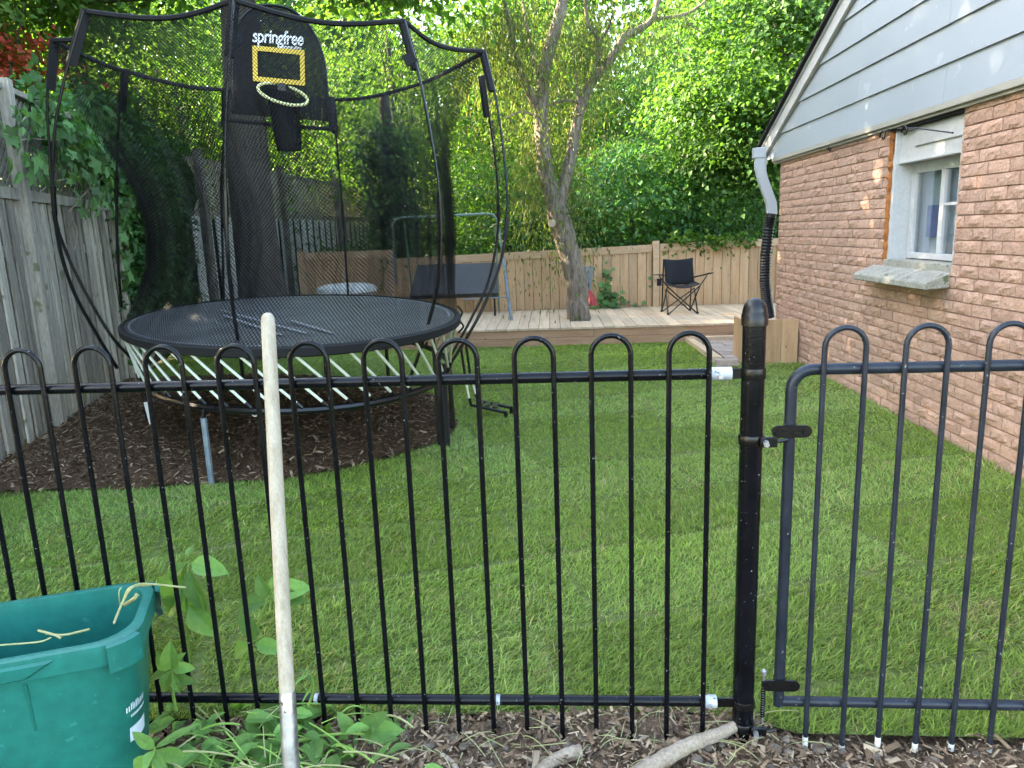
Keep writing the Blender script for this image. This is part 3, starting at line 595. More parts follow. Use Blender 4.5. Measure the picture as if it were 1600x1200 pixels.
# ================================================================== TRAMPOLINE
TC = Vector((-1.856, 6.215, 0)); TA = Vector((-0.426, 0.905, 0)).normalized(); TB = Vector((TA.y, -TA.x, 0)); SA, SB, MZ, RGZ = 2.19, 1.28, 0.90, 0.50
def el(a, s, z, sb=None): return TC + TA * (SA * s * math.cos(a)) + TB * (SB * (sb or s) * math.sin(a)) + UP * z
def el_angle(p):
    q = Vector((p[0], p[1], 0)) - TC; return math.atan2(q.dot(TB) / SB, q.dot(TA) / SA)
tr = thing('trampoline', 'large oval black trampoline with safety net on the mulch bed', 'trampoline', (TC.x, TC.y, 0.03))
K = 72; ang = [2 * math.pi * k / K for k in range(K)]
g = G(); rows = [[el(a, s, MZ - 0.03 * (1 - s)) for a in ang] for s in (0.02, 0.3, 0.6, 0.85, 0.975)]; g.grid(rows, True); g.f.append(tuple(range(K)))
bed = g.build('mat', M['matsurf'], tr, smooth=True)
g = G(); prof = [(0.972, 0.004), (0.99, 0.012), (1.004, 0.0), (1.002, -0.045), (0.98, -0.06), (0.968, -0.03)]
g.grid([[el(a, s, MZ + dz) for a in ang] for s, dz in prof], True); g.build('edge_skirt', M['fabric'], tr, smooth=True)
# white cloth tape strips stitched near the mat edge
for a0, a1, s in ((3.5, 5.2, 0.94), (0.9, 2.2, 0.935)):
    g = G(); aa = [a0 + (a1 - a0) * k / 30 for k in range(31)]
    g.grid([[el(a, s, MZ + 0.004) for a in aa], [el(a, s + 0.012, MZ + 0.005) for a in aa]]); g.build('edge_tape', M['boxgrey'], tr)
for p0, p1 in (((345, 484), (478, 520)), ((350, 492), (440, 523)), ((455, 500), (520, 520))):
    A, B = gp(*p0, MZ + 0.004), gp(*p1, MZ + 0.004); d = (B - A).normalized(); n_ = Vector((-d.y, d.x, 0)) * 0.012
    G().add([A - n_, B - n_, B + n_, A + n_], [(0, 1, 2, 3)]).build('wear_line', M['boxgrey'], tr)
RSC = 0.93
g = G(); g.tube([el(a, RSC, RGZ) for a in ang], 0.024, 8, closed=True); g.build('frame_ring', M['tramp'], tr, smooth=True)
NR = 52
for k in range(NR):
    a = 2 * math.pi * k / NR; b = a - 0.25
    g = G(); A, B = el(a, 0.985, MZ - 0.05), el(b, RSC + 0.005, RGZ + 0.02); L1 = A.lerp(B, 0.9)
    g.tube([A, L1], 0.0092, 6); r_ = g.build('spring_rod', M['fibre'], tr, smooth=True)
    g = G(); g.tube([L1, B], 0.012, 6); g.build('rod_socket', M['tramp'], r_, smooth=True)
for a in [el_angle(gp(*q)) for q in ((222, 672), (688, 672), (640, 590), (300, 585), (520, 575), (420, 572))]:
    g = G(); g.tube([el(a, RSC, RGZ), el(a, RSC, 0.12), el(a, RSC, 0.03)], [0.019, 0.019, 0.022], 8); g.build('leg', M['tramp'], tr, smooth=True)
A = gp(328, 660, RGZ); Bq = gp(331, 758, 0.0); g = G(); g.tube([Vector((Bq.x, Bq.y, 0.44)), Vector((Bq.x, Bq.y, -0.02))], 0.02, 8); g.build('leg', M['galv'], tr, smooth=True)
g = G(); g.tube([Vector((Bq.x, Bq.y, 0.44)), el(el_angle(Bq), RSC, RGZ)], 0.015, 6); g.build('leg_bracket', M['hardware'], tr, smooth=True)
q = gp(697, 698, 0); g = G(); g.box(Vector((q.x + 0.01, q.y, 0.30)), (0.04, 0.04, 0.62)); g.build('leg_sleeve', M['fabric'], tr)
g = G(); g.box(Vector((q.x - 0.05, q.y + 0.02, 0.42)), (0.025, 0.025, 0.86)); g.build('leg', M['tramp'], tr)
for px_, py_ in ((398, 640), (620, 615)):
    c = gp(px_, py_ + 6, RGZ - 0.06); g = G(); g.tube([c + Vector((0.018 * math.cos(t), 0, 0.018 * math.sin(t))) for t in [2.6 + 0.5 * k for k in range(9)]], 0.005, 6); g.build('hook', M['boxwhite'], tr, smooth=True)
q0_, q1_ = py(230, 628, 5.6), py(238, 662, 5.55); G().box((q0_ + q1_) / 2, (0.05, 0.008, (q1_ - q0_).length), (Vector((1, 0, 0.12)).normalized(), Vector((0, 1, 0)), Vector((-0.12, 0, 1)).normalized())).build('hanging_tag', M['boxwhite'], tr)
# rim: tips of the flexible net poles
ZR = 2.90
tips = [gp(80, 62, ZR), gp(130, 17, ZR), gp(365, 0, ZR), gp(632, 32, ZR), gp(758, 80, ZR), Vector((-0.85, 7.45, ZR)), gp(520, 156, ZR), gp(352, 140, ZR), gp(192, 110, ZR)]
tips.sort(key=el_angle); TAN = [el_angle(p) for p in tips]
def rim(a):
    n = len(tips)
    for i in range(n):
        a0, a1 = TAN[i], TAN[(i + 1) % n]
        if i == n - 1: a1 += 2 * math.pi
        aa = a
        while aa < a0: aa += 2 * math.pi
        while aa > a0 + 2 * math.pi: aa -= 2 * math.pi
        if a0 <= aa <= a1:
            t = (aa - a0) / (a1 - a0); P = tips[i].lerp(tips[(i + 1) % n], t); s = math.sin(math.pi * t); C_ = Vector((-1.65, 6.2, ZR))
            return P + (C_ - P) * (0.05 * s) - UP * (0.05 * s)
    return tips[0]
def netp(a, z, pleat=0.0):
    f = (z - MZ) / (ZR - MZ); R_ = rim(a); lerp = lambda x, xs, ys: float(np.interp(x, xs, ys))
    sc_ = lerp(z, [0.9, 1.1, 1.35, 1.7, 2.0, 2.3, 2.9], [0.99, 0.93, 0.885, 0.87, 0.88, 0.92, 1.0]); w_ = lerp(f, [0, 0.35, 0.55, 0.7, 0.82, 0.92, 1.0], [0, 0.02, 0.14, 0.34, 0.60, 0.84, 1.0])
    P = el(a, sc_, z) + Vector((0.16 * math.sin(math.pi * min(1, f * 1.35)), 0, 0)); R2 = Vector((R_.x, R_.y, z - (ZR - R_.z) * f))
    P = P.lerp(R2, w_)
    if pleat: P += (P - Vector((TC.x, TC.y, P.z))).normalized() * pleat
    return P
NA = 480; NZ = 26; vs = []; uvs = []
for j in range(NZ + 1):
    f = j / NZ; z = MZ + (ZR - MZ) * f; prev = None; u = 0
    for i in range(NA + 1):
        a = 2 * math.pi * i / NA
        pw = (0.034 - 0.024 * f) * math.sin(math.pi * min(1, f * 1.02)) * (math.sin(a * 37 + 1.5 * math.sin(f * 3)) + 0.8 * math.sin(a * 71 + 2))
        p = netp(a, z, pw if 0 < i < NA or True else 0)
        vs.append(p); uvs.append((i / NA * 9.4, f * 2.25))
W_ = NA + 1
nf = [(j * W_ + i, j * W_ + i + 1, (j + 1) * W_ + i + 1, (j + 1) * W_ + i) for j in range(NZ) for i in range(NA)]
for lay_, dsp in (('safety_net', 0.0), ('inner_net', -0.016)):      # two close layers of the woven mesh
    g = G(); g.v = [tuple(p + (p - Vector((TC.x, TC.y, p.z))).normalized() * dsp) for p in vs]; g.f = nf
    nt_ = g.build(lay_, M['net'], tr, smooth=True)
    uvl = nt_.data.uv_layers.new(name='UVMap'); li = np.zeros(len(nt_.data.loops), dtype=np.int32); nt_.data.loops.foreach_get('vertex_index', li); uvl.data.foreach_set('uv', (np.array(uvs, dtype=np.float32)[li] + np.float32(dsp)).ravel())
g = G(); g.tube([rim(a) for a in [2 * math.pi * k / 144 for k in range(144)]], 0.017, 6, closed=True); g.build('rim_strap', M['fabric'], tr, smooth=True)
def bez(ps, n=26):
    out = []
    for k in range(n + 1):
        q = [Vector(p) for p in ps]; t = k / n
        while len(q) > 1: q = [q[i].lerp(q[i + 1], t) for i in range(len(q) - 1)]
        out.append(q[0])
    return out
def catmull(ps, n=6):
    P = [Vector(p) for p in ps]; P = [P[0] * 2 - P[1]] + P + [P[-1] * 2 - P[-2]]; out = []
    for i in range(1, len(P) - 2):
        for k in range(n):
            t = k / n; a, b, c, d = P[i - 1], P[i], P[i + 1], P[i + 2]
            out.append(0.5 * ((2 * b) + (c - a) * t + (2 * a - 5 * b + 4 * c - d) * t * t + (3 * b - a - 3 * c + d) * t ** 3))
    out.append(P[-2]); return out
def pole(path3, par):
    n = len(path3); r_ = [0.0125 if k < n * 0.55 else 0.0095 for k in range(n)]
    g = G(); g.tube(path3, r_, 8); p_ = g.build('net_pole', M['tramp'], par, smooth=True)
    k = int(n * 0.55); g = G(); g.tube(path3[k - 2:k + 2], 0.0165, 8); g.build('pole_ferrule', M['hardware'], p_, smooth=True)
    g = G(); tp = path3[-1]; d = (path3[-4] - tp).normalized(); g.box(tp + d * 0.16 + (TC + UP * tp.z - tp).normalized() * 0.02, (0.34, 0.055, 0.03), (d, d.orthogonal().normalized(), d.cross(d.orthogonal()).normalized())); g.build('tip_sleeve', M['fabric'], p_)
def pole_px(pxs, Yb, Yt, bow):
    """pole followed in the photo, with its distance going from base to tip and bowing outwards"""
    n = len(pxs); out = []
    for k, (x, y) in enumerate(pxs):
        t = k / (n - 1); out.append(py(x, y, Yb + (Yt - Yb) * t + bow * math.sin(math.pi * t)))
    return catmull(out, 6)
pole(pole_px([(183, 575), (150, 520), (115, 455), (92, 380), (83, 290), (86, 200), (104, 110), (130, 17)], 5.25, gp(130, 17, ZR).y, -0.2), tr)
pole(pole_px([(205, 560), (172, 522), (130, 450), (100, 385), (84, 330), (77, 230), (74, 150), (80, 62)], 5.75, gp(80, 62, ZR).y, -0.05), tr)
pole(pole_px([(385, 640), (376, 560), (364, 480), (356, 400), (352, 300), (352, 205), (358, 90), (365, 0)], 4.72, gp(365, 0, ZR).y, -0.15), tr)
pole(pole_px([(632, 612), (652, 560), (676, 480), (688, 400), (686, 300), (674, 215), (655, 120), (632, 32)], 5.15, gp(632, 32, ZR).y, -0.1), tr)
pole(pole_px([(688, 592), (722, 540), (755, 480), (782, 410), (792, 340), (789, 260), (776, 160), (758, 80)], 5.6, gp(758, 80, ZR).y, -0.05), tr)
pole(pole_px([(705, 555), (735, 500), (763, 440), (777, 370), (779, 320), (774, 250), (764, 180), (756, 120)], 6.6, 6.7, 0.2), tr)
for xs in ([(545, 470), (541, 420), (536, 340), (529, 255), (520, 156)], [(350, 470), (348, 400), (346, 300), (349, 215), (352, 140)], [(190, 480), (184, 400), (182, 300), (185, 200), (192, 110)]):
    T_ = gp(*xs[-1], ZR); pole(catmull([py(x, y, T_.y + 0.3 * (1 - k / 4)) for k, (x, y) in enumerate(xs)], 6), tr)
for x, y in ((640, 92), (372, 62)): 
    c_ = py(x, y, 5.1); G().box(c_, (0.075, 0.02, 0.07), (Vector((0.85, 0.2, 0.45)).normalized(), Vector((-0.2, 0.97, 0)).normalized(), Vector((-0.45, 0, 0.9)).normalized())).build('net_pad', M['fabric'], tr)
for pts in ([(715, 478), (722, 488), (718, 500), (724, 510), (716, 520)],):
    g = G(); g.tube(catmull([py(x, y, 5.7) for x, y in pts], 5), 0.008, 6); g.build('net_buckle', M['fabric'], tr, smooth=True)
# ladder hooked on the frame
ld = thing('trampoline_ladder', 'small black step ladder with pale rail hooked on trampoline frame', 'ladder', gp(760, 655))
YL = 5.95
for dx_ in (0, 0.16):
    a_, b_, c_ = py(720, 540, YL) + Vector((dx_ * 0.2, dx_, 0)), py(727, 590, YL) + Vector((dx_ * 0.2, dx_, 0)), py(733, 622, YL) + Vector((dx_ * 0.3, dx_, 0))
    g = G(); g.tube([a_, b_], 0.011, 8); g.build('side_rail', M['tramp'], ld, smooth=True)
    g = G(); g.tube([b_, c_], 0.009, 8); g.build('side_rail', M['fibre'], ld, smooth=True)
    d_ = c_ + Vector((0.015, 0, -0.06)); e_ = Vector((d_.x + 0.28, d_.y - 0.06, 0.055)); f_ = Vector((e_.x + 0.005, e_.y, -0.005))
    g = G(); g.tube([c_, d_, d_.lerp(e_, 0.3), e_], 0.014, 8); g.build('foot_frame', M['tramp'], ld, smooth=True)
    g = G(); g.tube([e_ + UP * 0.012, f_], 0.016, 8); g.build('foot', M['hardware'], ld, smooth=True)
d0 = py(733, 622, YL) + Vector((0.04, 0.08, -0.06))
for k in range(3): G().box(d0 + Vector((0.05 + 0.06 * k, -0.01 * k, -0.012 * k)), (0.045, 0.17, 0.012)).build('step', M['hardware'], ld)
# backboard with hoop, lettering and painted square
bb = thing('basketball_backboard', 'dark mesh basketball backboard with yellow square and hoop on trampoline net', 'backboard', (-2.05, 7.35, 2.2))
PB = Vector((-2.05, 7.35, 2.3)); bx_ = Vector((0.965, 0.26, 0)).normalized(); BNN = Vector((bx_.y, -bx_.x, 0))
def bp(x, y, o=0.0): return pl(x, y, PB + BNN * o, BNN)
outl = [(364, 178), (362, 120), (364, 70), (372, 38), (388, 18), (408, 9), (432, 9), (456, 16), (478, 34), (496, 62), (507, 95), (511, 130), (513, 160), (514, 190), (480, 187), (440, 184), (400, 181)]
def uvplanar(o, S=1.0):
    me = o.data; uv = me.uv_layers.new(name='UVMap'); off = root_loc(o)
    for lp in me.loops:
        c_ = me.vertices[lp.vertex_index].co + off; uv.data[lp.index].uv = (c_.dot(bx_), c_.z)
g = G(); g.add([bp(*p) for p in outl], [tuple(range(len(outl) - 1, -1, -1))]); o = g.build('board_mesh', M['densenet'], bb); uvplanar(o)
g = G(); g.tube(catmull([bp(*p) for p in outl[:14]], 3), 0.012, 6); g.build('board_edge', M['tramp'], bb, smooth=True)
g = G(); g.tube([bp(355, 188), bp(440, 196), bp(520, 202)], 0.018, 6); g.build('board_strap', M['fabric'], bb, smooth=True)
g = G(); g.tube([bp(517, 152), bp(520, 205)], 0.04, 6); g.build('pole_clamp', M['fabric'], bb)
for p0, p1 in (((398, 75), (472, 82)), ((399, 123), (473, 130)), ((398, 75), (399, 123)), ((472, 82), (473, 130))):
    A, B = bp(*p0, 0.015), bp(*p1, 0.015); d = (B - A).normalized()
    G().box((A + B) / 2, ((B - A).length + 0.036, 0.006 if abs(d.z) < 0.5 else 0.008, 0.042), (d, BNN, d.cross(BNN))).build('target_band', M['yellow'], bb)
hc = bp(442, 147, 0.17); Z1 = Vector((0.12, 0, 1)).normalized()
g = G(); g.tube([hc + bx_ * (0.215 * math.cos(t)) + BNN * (0.19 * math.sin(t)) + UP * (-0.05 * math.cos(t) - 0.115 * math.sin(t)) for t in [2 * math.pi * k / 32 for k in range(32)]], 0.014, 8, closed=True)
g.build('hoop', M['paleyellow'], bb, smooth=True)
g = G(); rows = []
for f, r in ((0, 0.17), (0.3, 0.13), (0.7, 0.125), (1.0, 0.11)):
    rows.append([hc + bx_ * (r * math.cos(t) + 0.01 * f) + BNN * (r * 0.85 * math.sin(t)) - UP * (0.50 * f + 0.05 * math.cos(t) * (1 - f)) for t in [2 * math.pi * k / 24 for k in range(24)]])
g.grid(rows, True); o = g.build('hoop_net', M['densenet'], bb, smooth=True); uvplanar(o)
G().box(bp(440, 137, 0.04), (0.07, 0.06, 0.07), (bx_, BNN, UP)).build('hoop_bracket', M['tramp'], bb)
def text_mesh(body, size, shear, bold, origin, xax, nax, mat, parent, name):
    cu = bpy.data.curves.new(name, 'FONT'); cu.body = body; cu.size = size; cu.shear = shear; cu.offset = bold; cu.extrude = 0.001; cu.space_character = 0.94
    ob = bpy.data.objects.new('tmp_text', cu); COL.objects.link(ob); dg = bpy.context.evaluated_depsgraph_get(); me = bpy.data.meshes.new_from_object(ob.evaluated_get(dg)); bpy.data.objects.remove(ob)
    zax = nax.cross(xax); mt = Matrix((xax, zax if zax.z > 0 else -zax, nax)).transposed().to_4x4(); me.transform(Matrix.Translation(Vector(origin) - root_loc(parent)) @ mt); me.materials.clear(); me.materials.append(mat); return link(name, me, parent)
A, B = bp(394, 65, 0.02), bp(474, 71, 0.02); xa = (B - A).normalized()
o = text_mesh('springfree', 0.165, 0.15, 0.0028, A, xa, BNN, M['lettering'], bb, 'lettering')
w0 = max(v.co.dot(xa) for v in o.data.vertices) - min(v.co.dot(xa) for v in o.data.vertices); o_s = (B - A).length / w0
P_ = A - root_loc(bb)
for v in o.data.vertices: v.co = P_ + (v.co - P_) + xa * ((v.co - P_).dot(xa) * (o_s - 1))
o = text_mesh('trampoline', 0.040, 0.1, 0.0006, bp(442, 75.0, 0.02), xa, BNN, M['lettering'], bb, 'lettering')

# ================================================================== BLACK HOOP-TOP FENCE
FA = Vector((0.648, 1.937, 0)); FB = Vector((-1.46, 2.085, 0)); FX = (FB - FA).normalized(); FNn = Vector((FX.y, -FX.x, 0)); FNn = FNn if FNn.y < 0 else -FNn   # towards the camera
mf = thing('hoop_fence', 'black metal hoop-top fence in front of the lawn', 'fence', FA.lerp(FB, 0.5))
def fpt(t, z, o=0.0): return FA + FX * t + UP * z + FNn * o
def hoop(org, ax, t0, t1, ztop, zbot, o, n_):
    r = (t1 - t0) / 2; c_ = (t0 + t1) / 2; P = [org + ax * t0 + UP * zbot[0], org + ax * t0 + UP * ((ztop - r) * 0.5), org + ax * t0 + UP * (ztop - r)]
    P += [org + ax * (c_ - r * math.cos(math.pi * k / 12)) + UP * (ztop - r + r * math.sin(math.pi * k / 12)) for k in range(1, 12)]
    P += [org + ax * t1 + UP * (ztop - r), org + ax * t1 + UP * ((ztop - r) * 0.5), org + ax * t1 + UP * zbot[1]]; return P
g = G(); g.tube([fpt(0.115, 1.109), fpt(3.2, 1.109)], 0.0155, 16); g.build('top_rail', M['black'], mf, smooth=True)
g = G(); g.tube([fpt(0.10, 0.12), fpt(3.2, 0.12)], 0.0155, 16); g.build('bottom_rail', M['black'], mf, smooth=True)
for k in range(14):
    t0 = 0.121 + 0.2066 * k; t1 = t0 + 0.1055; org = FA + FNn * 0.022
    g = G(); g.tube(hoop(org, FX, t0, t1, 1.226 + random.uniform(-0.004, 0.004), (-0.02 - 0.01 * random.random(), -0.02), 0, 0), 0.0075, 10); g.build('hoop', M['black'], mf, smooth=True)
g = G(); g.tube([fpt(0.058, 1.109), fpt(0.115, 1.109)], 0.0185, 14); g.build('rail_end_clamp', M['whitepatch'], mf, smooth=True)
g = G(); g.tube([fpt(0.078, 0.12), fpt(0.125, 0.12)], 0.0190, 14); g.build('rail_end_clamp', M['whitepatch'], mf, smooth=True)
for t_, z_ in ((0.03, 1.109), (0.045, 0.12)): G().box(fpt(t_, z_, 0.004), (0.06, 0.006, 0.028), (FX, FNn, UP)).build('bracket', M['hardware'], mf)
for t_, z_ in ((0.09, 1.105), (0.10, 0.118)): 
    g = G(); g.tube([fpt(t_, z_, 0.014), fpt(t_, z_, 0.028)], 0.007, 6); g.build('bolt', M['zinc'], mf)
for t_ in (0.72, 1.28, 1.05):
    z_ = 0.12; g = G(); g.tube([fpt(t_, z_ , 0.0), fpt(t_ + 0.012, z_, 0.0)], 0.0159, 12); g.build('paint_chip', M['whitepatch'], mf, smooth=True)
# gate post
gpst = thing('gate_post', 'thick black round gate post with domed cap', 'post', FA)
g = G(); g.lathe(FA, [(0.0305, -0.2), (0.0305, 0.5), (0.0305, 1.26)], 28); g.build('tube', M['black'], gpst, smooth=True)
g = G(); g.lathe(FA, [(0.0345, 1.238), (0.0345, 1.266), (0.033, 1.268), (0.032, 1.278), (0.028, 1.292), (0.02, 1.303), (0.009, 1.309), (0.001, 1.310)], 28); g.build('cap', M['hardware'], gpst, smooth=True)
for z_, h in ((1.109, 0.028), (0.12, 0.022)):
    g = G(); g.lathe(FA, [(0.0328, z_ - h / 2), (0.0335, z_ - h / 2 + 0.002), (0.0335, z_ + h / 2 - 0.002), (0.0328, z_ + h / 2)], 28); g.build('band', M['hardware'], gpst, smooth=True)
for z_ in (0.925, 0.045):
    hd = link('hinge', None, gpst)
    g = G(); g.lathe(FA, [(0.0332, z_ - 0.014), (0.0345, z_ - 0.012), (0.0345, z_ + 0.012), (0.0332, z_ + 0.014)], 28); g.build('band', M['hardware'], hd, smooth=True)
    q0 = FA - FX * 0.018 + FNn * 0.030 + UP * z_
    g = G(); g.box(q0 - FX * 0.02 + FNn * 0.004, (0.045, 0.012, 0.028), (FX, FNn, UP)); g.build('lug', M['hardware'], hd, bevel=0.002)
    g = G(); g.tube([q0 + FNn * 0.004 - FX * 0.012, q0 + FNn * 0.03 - FX * 0.008], 0.008, 6); g.build('bolt', M['zinc'], hd)
    g = G(); g.tube([q0 - FX * 0.035 + FNn * 0.004, q0 - FX * 0.07 + FNn * 0.002 + UP * 0.006], 0.0055, 8); g.build('pin', M['hardware'], hd, smooth=True)
# gate
ga = thing('garden_gate', 'faded black hoop-top metal gate standing right of the post', 'gate', (0.78, 1.93, 0))
GA = Vector((0.756, 1.945, 0)); GX = (Vector((1.43, 1.885, 0)) - GA).normalized(); GN = Vector((GX.y, -GX.x, 0)); GN = GN if GN.y < 0 else -GN
def gpt(t, z, o=0.0): return GA + GX * t + UP * z + GN * o
R_ = 0.055; ZT, ZB, GW = 1.112, 0.112, 0.95
path = [gpt(0, ZB - 0.012), gpt(0, 0.6), gpt(0, ZT - R_)] + [gpt(R_ - R_ * math.cos(math.pi / 2 * k / 8), ZT - R_ + R_ * math.sin(math.pi / 2 * k / 8)) for k in range(1, 9)] + [gpt(GW - R_, ZT)] + [gpt(GW - R_ + R_ * math.sin(math.pi / 2 * k / 8), ZT - R_ + R_ * math.cos(math.pi / 2 * k / 8)) for k in range(1, 9)] + [gpt(GW, 0.6), gpt(GW, ZB - 0.012)]
g = G(); g.tube(path, 0.0155, 16); g.build('frame', M['gate'], ga, smooth=True)
g = G(); g.tube([gpt(0.008, ZB), gpt(GW - 0.008, ZB)], 0.0150, 16); g.build('bottom_rail', M['gate'], ga, smooth=True)
for k in range(4):
    t0 = 0.075 + 0.2066 * k; t1 = t0 + 0.1055
    zb = [-0.03 + random.uniform(0, 0.012), -0.03 + random.uniform(0, 0.012)]
    g = G(); g.tube(hoop(GA + GN * 0.022, GX, t0, t1, 1.226, zb, 0, 0), 0.0075, 10); hp = g.build('hoop', M['gate'], ga, smooth=True)
    for t_, z_, h in ((t0, zb[0], random.uniform(0.012, 0.05)), (t1, zb[1], random.uniform(0.01, 0.03))):
        g = G(); b_ = GA + GN * 0.022 + GX * t_; g.tube([b_ + UP * (z_ - 0.001), b_ + UP * (z_ + h)], 0.0081, 10); g.build('bare_tip', M['tip'], hp, smooth=True)
for z_ in (0.945, 0.175):
    hs_ = link('hinge_strap', None, ga)
    g = G(); g.prism([gpt(sx * 0.036 + 0.017 * math.cos(a_), z_ + 0.017 * math.sin(a_), 0.015) for sx, st in ((1, -90), (-1, 90)) for a_ in [math.radians(st + 22.5 * q) for q in range(9)]], GN * 0.007); g.build('strap', M['hardware'], hs_)
    g = G(); g.lathe(gpt(0, 0), [(0.0162, z_ - 0.017), (0.0178, z_ - 0.016), (0.0178, z_ + 0.016), (0.0162, z_ + 0.017)], 18); g.build('collar', M['hardware'], hs_, smooth=True)
    for t_ in (-0.036, 0.036):
        g = G(); g.tube([gpt(t_, z_, 0.02), gpt(t_, z_, 0.027)], 0.008, 8); g.build('bolt', M['hardware'], hs_)
    if z_ < 0.5:
        pth = [gpt(-0.048 + 0.0055 * math.cos(k * 0.9), z_ + 0.01 - 0.0011 * k, 0.010 + 0.0055 * math.sin(k * 0.9)) for k in range(110)]
        g = G(); g.tube(pth, 0.0022, 5); g.build('spring', M['hardware'], hs_, smooth=True)
        g = G(); g.tube([gpt(-0.048, z_ + 0.03, 0.01), gpt(-0.048, z_ - 0.13, 0.01)], 0.0035, 6); g.build('pin', M['zinc'], hs_)
        g = G(); g.lathe(gpt(-0.048, z_ + 0.03, 0.01), [(0.008, 0), (0.008, 0.012), (0.004, 0.016)], 10); g.build('pin_cap', M['zinc'], hs_, smooth=True)

# ================================================================== GREEN BIN
BZ = 0.55; BC = Vector((-1.365, 1.725, 0)); bu = Vector((math.cos(0.30), math.sin(0.30), 0)); bv = Vector((-bu.y, bu.x, 0))
gb = thing('recycling_bin', 'open teal green plastic recycling bin in front of the fence', 'bin', (BC.x, BC.y, 0))
def rrect(hx, hy, r, z, n=7):
    out = []
    for cx, cy, a0 in ((1, -1, -90), (1, 1, 0), (-1, 1, 90), (-1, -1, 180)):
        for k in range(n):
            a = math.radians(a0 + 90 * k / (n - 1)); out.append(BC + bu * (cx * (hx - r) + r * math.cos(a)) + bv * (cy * (hy - r) + r * math.sin(a)) + UP * z)
    return out
HX, HY, RR = 0.365, 0.168, 0.095
prof = [(-0.06, -0.05, 0.0), (-0.035, -0.03, 0.2), (-0.008, -0.006, 0.46), (-0.004, -0.003, 0.488), (0.012, 0.012, 0.492), (0.014, 0.014, 0.53), (0.012, 0.012, 0.546), (0.004, 0.004, BZ), (-0.012, -0.012, 0.548), (-0.016, -0.016, 0.50), (-0.04, -0.036, 0.2), (-0.06, -0.052, 0.02)]
rows = [rrect(HX + a, HY + b, RR, z) for a, b, z in prof]; g = G(); g.grid(rows, True); n_ = len(rows[0]); g.f.append(tuple(range(n_ - 1, -1, -1))); g.f.append(tuple((len(rows) - 1) * n_ + k for k in range(n_)))
g.build('tub', M['bin'], gb, smooth=True)
for s_ in (-0.24, -0.14, 0.02, 0.12):
    A = BC + bu * s_ + bv * (-HY + 0.004) + UP * 0.475; B = BC + bu * s_ + bv * (-HY + 0.0175) + UP * 0.34
    g = G(); g.tube([A, B], [0.0045, 0.0035], 6); g.build('rib', M['bin'], gb, smooth=True)
g = G()
for (x0, x1, d_) in ((0.175, 0.27, -1),):
    pass
def rim_block(a0, a1, zz0, zz1, grow, name):
    g = G(); rr = []
    for z_, e_ in ((zz0, 0.0), (zz0 + 0.008, grow), (zz1 - 0.004, grow), (zz1, 0.004)):
        full = rrect(HX + 0.012 + e_, HY + 0.012 + e_, RR + e_, z_, 13); rr.append(full[a0:a1])
    g.grid(rr); g.build(name, M['bin'], gb, smooth=True)
rim_block(2, 9, 0.468, 0.548, 0.016, 'rim_grip'); rim_block(13, 20, 0.468, 0.549, 0.016, 'rim_grip')
fr = BC - bv * (HY + 0.02); g = G()
g.prism([fr + bu * -0.30 + UP * 0.495, fr + bu * 0.13 + UP * 0.495, fr + bu * 0.20 + UP * 0.535, fr + bu * -0.30 + UP * 0.535], bv * 0.03); g.build('rim_grip', M['bin'], gb, bevel=0.006)
# partly legible white print on the right end: short strokes of lettering, a thin line of letters, a white block
def end_pt(v, z, o=0.002):
    f = (z - 0.2) / 0.26; ex = HX - 0.035 + 0.027 * f; ey = HY - 0.03 + 0.024 * f
    # corner arc between front and right end
    a = v; return BC + bu * (ex - RR + (RR + o) * math.cos(a)) + bv * (-(ey - RR) + (RR + o) * math.sin(a)) + UP * z
def print_patch(a0, a1, z0, z1, name, slant=0.0):
    g = G(); n = 8; rows = [[end_pt(a0 + (a1 - a0) * k / n, z + slant * k / n) for k in range(n + 1)] for z in (z0, z1)]; g.grid(rows); return g.build(name, M['print'], gb)
pr = print_patch(-0.72, 0.0, 0.225, 0.268, 'label_block')
a = -0.80
g = G()
k = 0
while a < -0.02:
    wd_ = random.choice((0.05, 0.065, 0.08)); hh = random.choice((0.016, 0.022, 0.016))
    g.add([end_pt(a, 0.318), end_pt(a + wd_ * 0.6, 0.318), end_pt(a + wd_ * 0.6, 0.318 + hh), end_pt(a, 0.318 + hh)], [(0, 1, 2, 3)]); a += wd_ * 1.15
g.build('lettering', M['print'], gb)
g = G(); a = -0.66
while a < -0.02:
    g.add([end_pt(a, 0.298), end_pt(a + 0.03, 0.298), end_pt(a + 0.03, 0.306), end_pt(a, 0.306)], [(0, 1, 2, 3)]); a += 0.042
g.build('lettering', M['print'], gb)

# ================================================================== SHOVEL HANDLE
sh = thing('shovel', 'shovel with weathered wooden handle and steel socket leaning on the fence', 'shovel', (-0.52, 1.42, 0))
top, mid, bot = py(418, 489, 1.93), py(449, 1088, 1.66), py(456, 1240, 1.60)
ax = (mid - top).normalized(); mid = top + ax * ((mid - top).length)
L_ = (mid - top).length; pts = [top, top + ax * 0.004, top + ax * 0.012, top + ax * 0.03] + [top + ax * (0.03 + (L_ + 0.03) * k / 8) for k in range(1, 9)]
g = G(); g.tube(pts, [0.006, 0.0125, 0.0165, 0.0182] + [0.0185 + 0.0008 * k / 8 for k in range(8)], 16); g.build('handle', M['handle'], sh, smooth=True)
s0 = top + ax * (L_ - 0.012); s1 = top + ax * (L_ + 0.42)
g = G(); g.tube([s0, s0 + ax * 0.006, s0 + ax * 0.15, s1], [0.0198, 0.0206, 0.0212, 0.024], 16); g.build('socket', M['steel'], sh, smooth=True)
bd = s1; bdx = Vector((1, 0, 0)); bdn = ax.cross(bdx).normalized(); bdx = bdn.cross(ax).normalized()
rows = []
